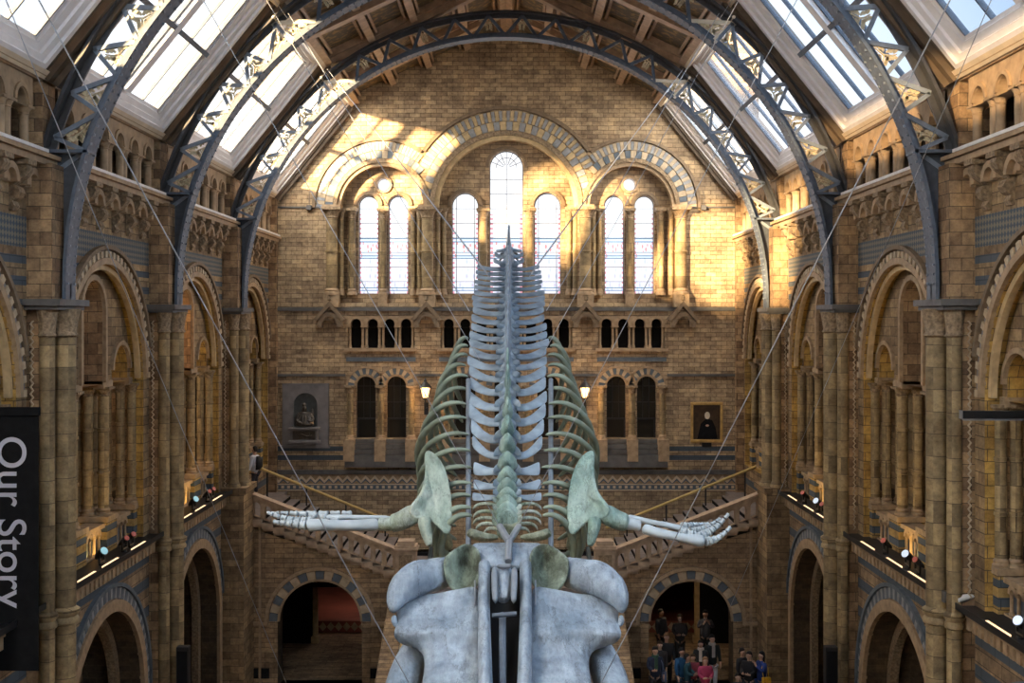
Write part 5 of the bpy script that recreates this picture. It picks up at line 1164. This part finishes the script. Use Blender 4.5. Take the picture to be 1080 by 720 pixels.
m.tube([PX(521.5, 597, 14.6), PX(542.5, 597, 14.6)], .04, 8); m.build('nasal_bracket', ['iron_light'], W0, sub=1, smooth=60)
m = MB(); m.grid([[PX(514, 600, 15.2), PX(552, 600, 15.2)], [PX(512, 650, 14.6), PX(553, 650, 14.6)], [PX(510, 730, 13.4), PX(554, 730, 13.4)], [PX(510, 860, 11.4), PX(554, 860, 11.4)]]); m.build('dark_gap_sheet', ['black'], W0, solid=.03)  # black sheet added under the skull gap so it reads dark
m = MB(); m.tube([PX(530, 648, 14.3), PX(530, 730, 13.1)], .045, 8); m.tube([PX(519, 649, 14.1), PX(545, 647, 14.1)], .03, 8); m.build('support_pole', ['iron'], W0)
m = MB(); m.tube([PX(527, 555, 15.9), PX(533, 565, 15.6), PX(537, 571, 15.4)], .05, 8); m.tube([PX(547, 555, 15.9), PX(541, 565, 15.6), PX(537, 571, 15.4), PX(536, 592, 15.0)], .045, 8); m.build('shackle', ['steel'], W0, smooth=60)
for q in (-1, 1):
    m = MB(); p = [PX(mir(q, 494), y, Y_) for y, Y_ in ((400, 19.6), (430, 19.2), (470, 18.5), (520, 17.6), (590, 16.6))]; m.tube(p, .04, 8); m.build('support_pole', ['iron_light'], W0)
    m = MB(); m.tube([PX(mir(q, 455), 578, 16.6), PX(mir(q, 453), 592, 15.6)], .035, 6); m.build('shackle', ['black'], W0)

# ------------------------------------------------------------------ suspension cables
plain('cable', (.33, .35, .38), .4, metal=.3, var=.1)
def purlin_hit(p, q):       # where the sight line of a cable meets the purlin at the skylight head
    (x1, y1), (x2, y2) = p, q; k = (y2-y1)/(x2-x1); sg = -1 if x2 > x1 else 1
    ex = 5.5-sg*CX; ez = 19.55-H; r = ez/ex
    # py = y1+k(px-x1) ; py = 338 - r*|px-540|
    px = (338-sg*-1*0-(-r*540*-sg*-1 if False else 0)-y1+k*x1)
    if sg < 0: px = (338-540*r-y1+k*x1)/(k-r)
    else: px = (338+540*r-y1+k*x1)/(k+r)
    Yh = ex*F/abs(px-540); return PX(px, 338-r*abs(px-540), Yh)
def cable(a, b_, label, r=.014, marks=()):
    t = thing('suspension_cable', label, 'cable', a, 'cables holding the whale')
    m = MB(); m.tube([a, b_], r, 6); m.build('wire', ['cable'], t)
    A, B = Vector(a), Vector(b_); d = (B-A).normalized()
    for f_ in marks:
        c = A+(B-A)*f_; m = MB(); m.tube([c-d*.22, c-d*.15, c+d*.15, c+d*.22], [.015, .035, .035, .015], 8); m.build('turnbuckle', ['steel'], t)
for q, w in ((-1, 'left'), (1, 'right')):
    X = lambda l, r_: l if q < 0 else r_
    a = purlin_hit((X(212,841),0), (X(491,558.5),X(500,535))); cable(a, PX(X(528,546), X(557,556), 15.9), f'long {w} cable from the roof to the whale neck', .0055)
    a = purlin_hit((X(42,999),0), (X(433,632),X(720,715))); cable(a, PX(X(440,626), 736, 13.6), f'long {w} cable passing the flipper down to the jaw', .006)
    a = purlin_hit((X(3,1040),0), (X(154,905.5),X(371,309))); cable(a, PX(X(302,760), X(720,700), 21) if q < 0 else PX(770, 640, 30), f'{w} cable crossing before the side arches', .006)
    e = PX(X(512,562), 291, 23.3)
    for (u, lab) in ((0, 'upper'), (7, 'lower')):
        a = (q*5.45, 37.0-u*.12, 19.5); cable(a, PX(X(514+u*.3, 560-u*.3), 288+u*.6, 23.2), f'{lab} of two parallel {w} cables from the far iron arch to the tail', .009, marks=(.12,))
    a = (q*5.4, 29.6, 19.5); cable(a, PX(X(495,576), 328, 21.5), f'{w} cable from the middle iron arch to the whale loin', .008)
    a = (q*5.4, 22.2, 19.5); cable(a, PX(X(506,569), 380, 20.3), f'{w} cable from the nearest iron arch to the whale back', .006)
    cable((q*5.5, 37.2, 19.4), (q*5.45, 22.2, 19.5), f'{w} stay running along the roof between iron arches', .008)

# ------------------------------------------------------------------ people
def person(px, py, Y, hgt, label, coat, legs, hair, yaw=0, arm=0, long_hair=False, bag=None, zfeet=None, scarf=None, lean=0):
    x, _, ztop = PX(px, py, Y); z0 = (ztop-hgt) if zfeet is None else zfeet
    S = (ztop-z0)/1.75 if zfeet is None else hgt/1.75
    key = label
    for nm, col in ((f'coat {key}', coat), (f'legs {key}', legs), (f'hair {key}', hair)):
        if nm not in MT: plain(nm, col, .8, var=.12, nscale=9)
    t = thing('person', label, 'person', (x, Y, z0), None); t.rotation_euler = (0, 0, yaw); t.scale = (S, S, S)
    ar = {0: ((.22,-.01,1.16),(.24,-.10,.93),(.235,-.13,.85)), 1: ((.23,-.02,1.18),(.13,-.24,1.10),(.08,-.29,1.12)), 2: ((.25,-.08,1.20),(.10,-.26,1.36),(.06,-.28,1.43))}
    V = []; E = []
    def v(x, y, z, r): V.append((x, y+lean*max(0, z-.95), z, r)); return len(V)-1
    pel = v(0,0,.95,(.10,.075)); sp = v(0,0,1.12,(.10,.075)); ch = v(0,0,1.32,(.13,.085)); nb = v(0,.01,1.46,.06); nk = v(0,0,1.52,.055); jw = v(0,-.02,1.58,.068); hd = v(0,-.005,1.655,.082); hc = v(0,0,1.70,.07)
    E += [(pel,sp),(sp,ch),(ch,nb),(nb,nk),(nk,jw),(jw,hd),(hd,hc)]
    no = v(0,-.10,1.615,.013); E.append((hd,no))
    for q in (-1,1):
        e = v(q*.085,.0,1.625,.016); E.append((hd,e))
        hp = v(q*.09,0,.88,.06); kn = v(q*.10,-.02,.50,.05); an = v(q*.10,.02,.09,.042); to = v(q*.115,-.13,.035,.034); E += [(pel,hp),(hp,kn),(kn,an),(an,to)]
        a = ar[arm if not isinstance(arm, tuple) else arm[(q+1)//2]]
        sh = v(q*.175,0,1.40,.058); el = v(q*a[0][0],a[0][1],a[0][2],.045); wr = v(q*a[1][0],a[1][1],a[1][2],.03); pm = v(q*a[2][0],a[2][1],a[2][2],.034); E += [(ch,sh),(sh,el),(el,wr),(wr,pm)]
        d = Vector((q*(a[2][0]-a[1][0]), a[2][1]-a[1][1], a[2][2]-a[1][2])).normalized(); sd = Vector((0,1,0)) if arm == 0 else Vector((0,0,1)); sd = (sd-d*sd.dot(d)).normalized(); P = Vector(V[pm][:3]); cr = d.cross(sd)*q
        for k, ln in enumerate((.075,.085,.08,.062)):
            b0 = P+d*.03+sd*(.027-.018*k); f1 = v(*(b0+d*ln*.5), .0095); f2 = v(*(b0+d*ln+cr*-.015), .008); E += [(pm,f1),(f1,f2)]
        th = P+sd*.045+d*.005; f1 = v(*th, .011); f2 = v(*(th+d*.035+sd*.01), .009); E += [(pm,f1),(f1,f2)]
    sk_obj('body', V, E, 'skin', t, root=0, sub=1)
    V = []; E = []
    hem = v(0,0,.80,(.205,.15)); w1 = v(0,0,1.05,(.17,.13)); c1 = v(0,0,1.30,(.20,.135)); c2 = v(0,.0,1.43,(.12,.09)); c3 = v(0,.01,1.49,.078); E += [(hem,w1),(w1,c1),(c1,c2),(c2,c3)]
    for q in (-1,1):
        a = ar[arm if not isinstance(arm, tuple) else arm[(q+1)//2]]
        sh = v(q*.19,0,1.40,.08); el = v(q*a[0][0],a[0][1],a[0][2],.068); wr = v(q*a[1][0],a[1][1],a[1][2],.052); E += [(c1,sh),(sh,el),(el,wr)]
    sk_obj('coat', V, E, f'coat {key}', t, sub=1)
    V = []; E = []
    hp = v(0,0,.90,(.16,.125))
    for q in (-1,1):
        a = v(q*.09,0,.80,.105); k = v(q*.10,-.02,.50,.082); b_ = v(q*.10,.015,.12,.062); E += [(hp,a),(a,k),(k,b_)]
    sk_obj('trousers', V, E, f'legs {key}', t, sub=1)
    m = MB(); 
    for q in (-1,1): m.ell([((q*.105,.06,.05),(.035,0,0),(0,0,.05)),((q*.11,-.02,.05),(.045,0,0),(0,0,.05)),((q*.115,-.12,.035),(.045,0,0),(0,0,.035)),((q*.12,-.19,.025),(.025,0,0),(0,0,.02))], 8)
    raw(m, 'shoes', 'black_soft', t)
    m = MB(); yo = lean*.7
    hb = 1.30 if long_hair else 1.58
    m.ell([((0,.06+yo,hb),(.075,0,0),(0,.035,0)),((0,.055+yo,1.60),(.096,0,0),(0,.055,0)),((0,.04+yo,1.67),(.098,0,0),(0,.07,0)),((0,.022+yo,1.725),(.09,0,0),(0,.085,0)),((0,.015+yo,1.765),(.06,0,0),(0,.062,0)),((0,.015+yo,1.78),(.02,0,0),(0,.02,0))], 12)
    raw(m, 'hair', f'hair {key}', t)
    for q in (-1, 1):
        m = MB(); m.ell([((q*.032,-.083+yo,1.64),(.011,0,0),(0,0,.006)),((q*.032,-.09+yo,1.64),(.010,0,0),(0,0,.005))], 6); raw(m, 'eye', 'black', t)
    m = MB(); m.ell([((0,-.088+yo,1.585),(.022,0,0),(0,0,.006)),((0,-.093+yo,1.585),(.018,0,0),(0,0,.004))], 6)
    if 'lip' not in MT: plain('lip', (.40, .14, .11), .5, var=.05)
    raw(m, 'mouth', 'lip', t)
    if scarf:
        if f'scarf {key}' not in MT: plain(f'scarf {key}', scarf, .8)
        m = MB(); m.lathe(0, yo*.8, [(.10,1.44),(.115,1.48),(.10,1.53)], 12); m.box(-.05, .05, -.16, -.14, 1.1, 1.46); raw(m, 'scarf', f'scarf {key}', t)
    if bag:
        if f'bag {key}' not in MT: plain(f'bag {key}', bag, .7)
        b2 = bpy.data.objects.new('shoulder_bag' if bag[0] > .1 else 'backpack', None)
        m = MB()
        if bag[0] > .1: m.box(.2, .33, -.12, .14, .72, 1.02); m.tube([(.26,-.08,1.0),(.2,-.12,1.3),(.12,0,1.47),(.22,.1,1.3),(.26,.1,1.0)], .012, 5); nm = 'shoulder_bag'
        else: m.ell([((0,.14,.95),(.14,0,0),(0,.06,0)),((0,.19,1.05),(.17,0,0),(0,.1,0)),((0,.19,1.3),(.16,0,0),(0,.09,0)),((0,.15,1.42),(.1,0,0),(0,.05,0))], 10); nm = 'backpack'
        bpy.data.objects.remove(b2); raw(m, nm, f'bag {key}', t)
    return t
def raw(m, name, mat, parent):       # mesh in the parent's own coordinates
    me = bpy.data.meshes.new(name); me.from_pydata(m.v, [], m.f); me.materials.append(MT[mat]); me.shade_smooth(); me.set_sharp_from_angle(angle=math.radians(60))
    o = bpy.data.objects.new(name, me); C.objects.link(o); o.parent = parent; return o
BR, BK = (.06, .03, .015), (.015, .012, .011)
person(691, 687, 36.3, 1.76, 'person in navy coat over green jumper, left front of the right arch crowd', (.02,.03,.06), (.03,.03,.04), BK, yaw=.1, arm=(1,0), bag=(.11,.14,.25), scarf=(.04,.09,.06), zfeet=0)
person(696, 673, 37.3, 1.66, 'person with brown hair in dark jacket behind the navy-coated visitor', (.03,.025,.025), (.02,.02,.025), BR, yaw=-.3, long_hair=True, zfeet=0)
person(703, 666, 37.8, 1.78, 'fair-haired person in black standing behind others left in right arch', (.012,.012,.014), (.02,.02,.025), (.22,.11,.05), zfeet=0)
person(719, 683, 36.4, 1.70, 'person with black hair in bright blue coat near middle of right arch', (.02,.09,.20), (.02,.05,.10), BK, yaw=.5, arm=(0,1), long_hair=True, zfeet=0)
person(725, 689, 36.1, 1.6, 'person in teal jacket turned away, touching the blue-coated visitor', (.02,.07,.09), (.02,.04,.07), BK, yaw=1.2, arm=1, zfeet=0)
person(739, 665, 37.4, 1.66, 'person with long dark hair and white patterned scarf under right arch', (.02,.02,.02), (.03,.02,.03), BK, yaw=-.2, long_hair=True, scarf=(.6,.5,.42), zfeet=0)
person(751, 663, 37.6, 1.78, 'person in black jacket and white trousers at the right of the crowd', (.012,.018,.018), (.55,.55,.6), BK, yaw=.15, scarf=(.4,.36,.34), zfeet=0)
person(744, 690, 35.9, 1.56, 'fair-haired person in pink jacket in front of the crowd', (.42,.05,.12), (.10,.18,.35), (.3,.16,.08), yaw=.1, arm=1, long_hair=True, zfeet=0)
person(731, 694, 36.6, 1.45, 'child in red top between blue and pink coats', (.30,.06,.08), (.03,.03,.04), BR, zfeet=0)
person(717, 649, 40.4, 1.75, 'dim person in dark clothes deep inside right arch, hands joined', (.03,.025,.025), (.02,.02,.02), BR, arm=1, zfeet=0)
person(744, 648, 40.8, 1.78, 'dim person in grey hoodie deep inside right arch, right of two', (.07,.065,.07), (.02,.02,.02), BK, arm=2, zfeet=0)
person(697, 650, 41.2, 1.72, 'dim person in grey coat near left jamb deep inside right arch', (.05,.05,.055), (.02,.02,.02), BK, yaw=.7, zfeet=0)
person(790, 684, 36.0, 1.7, 'person in black hooded coat with head bowed, right of the arch', (.012,.012,.016), (.015,.015,.02), BK, yaw=-.6, arm=1, zfeet=0)
person(783, 685, 36.5, 1.66, 'person in black coat partly behind the hooded visitor', (.014,.013,.015), (.02,.02,.02), BK, yaw=.6, arm=0, zfeet=0)
person(803, 686, 36.0, 1.7, 'person in royal blue coat with yellow bag, holding a phone', (.015,.04,.20), (.02,.04,.15), BK, yaw=-1.2, arm=2, long_hair=True, bag=(.65,.38,.03), zfeet=0)
person(778, 706, 34.6, 1.45, 'person in dark anorak lowest right of the arch, head near picture edge', (.02,.02,.03), (.02,.02,.02), BK, yaw=.2, zfeet=0)
person(268.5, 472.5, 41.0, 1.72, 'person in white jacket with black backpack on upper left landing', (.62,.64,.70), (.03,.03,.04), BK, yaw=-1.9, bag=(.015,.015,.017), zfeet=5.7)
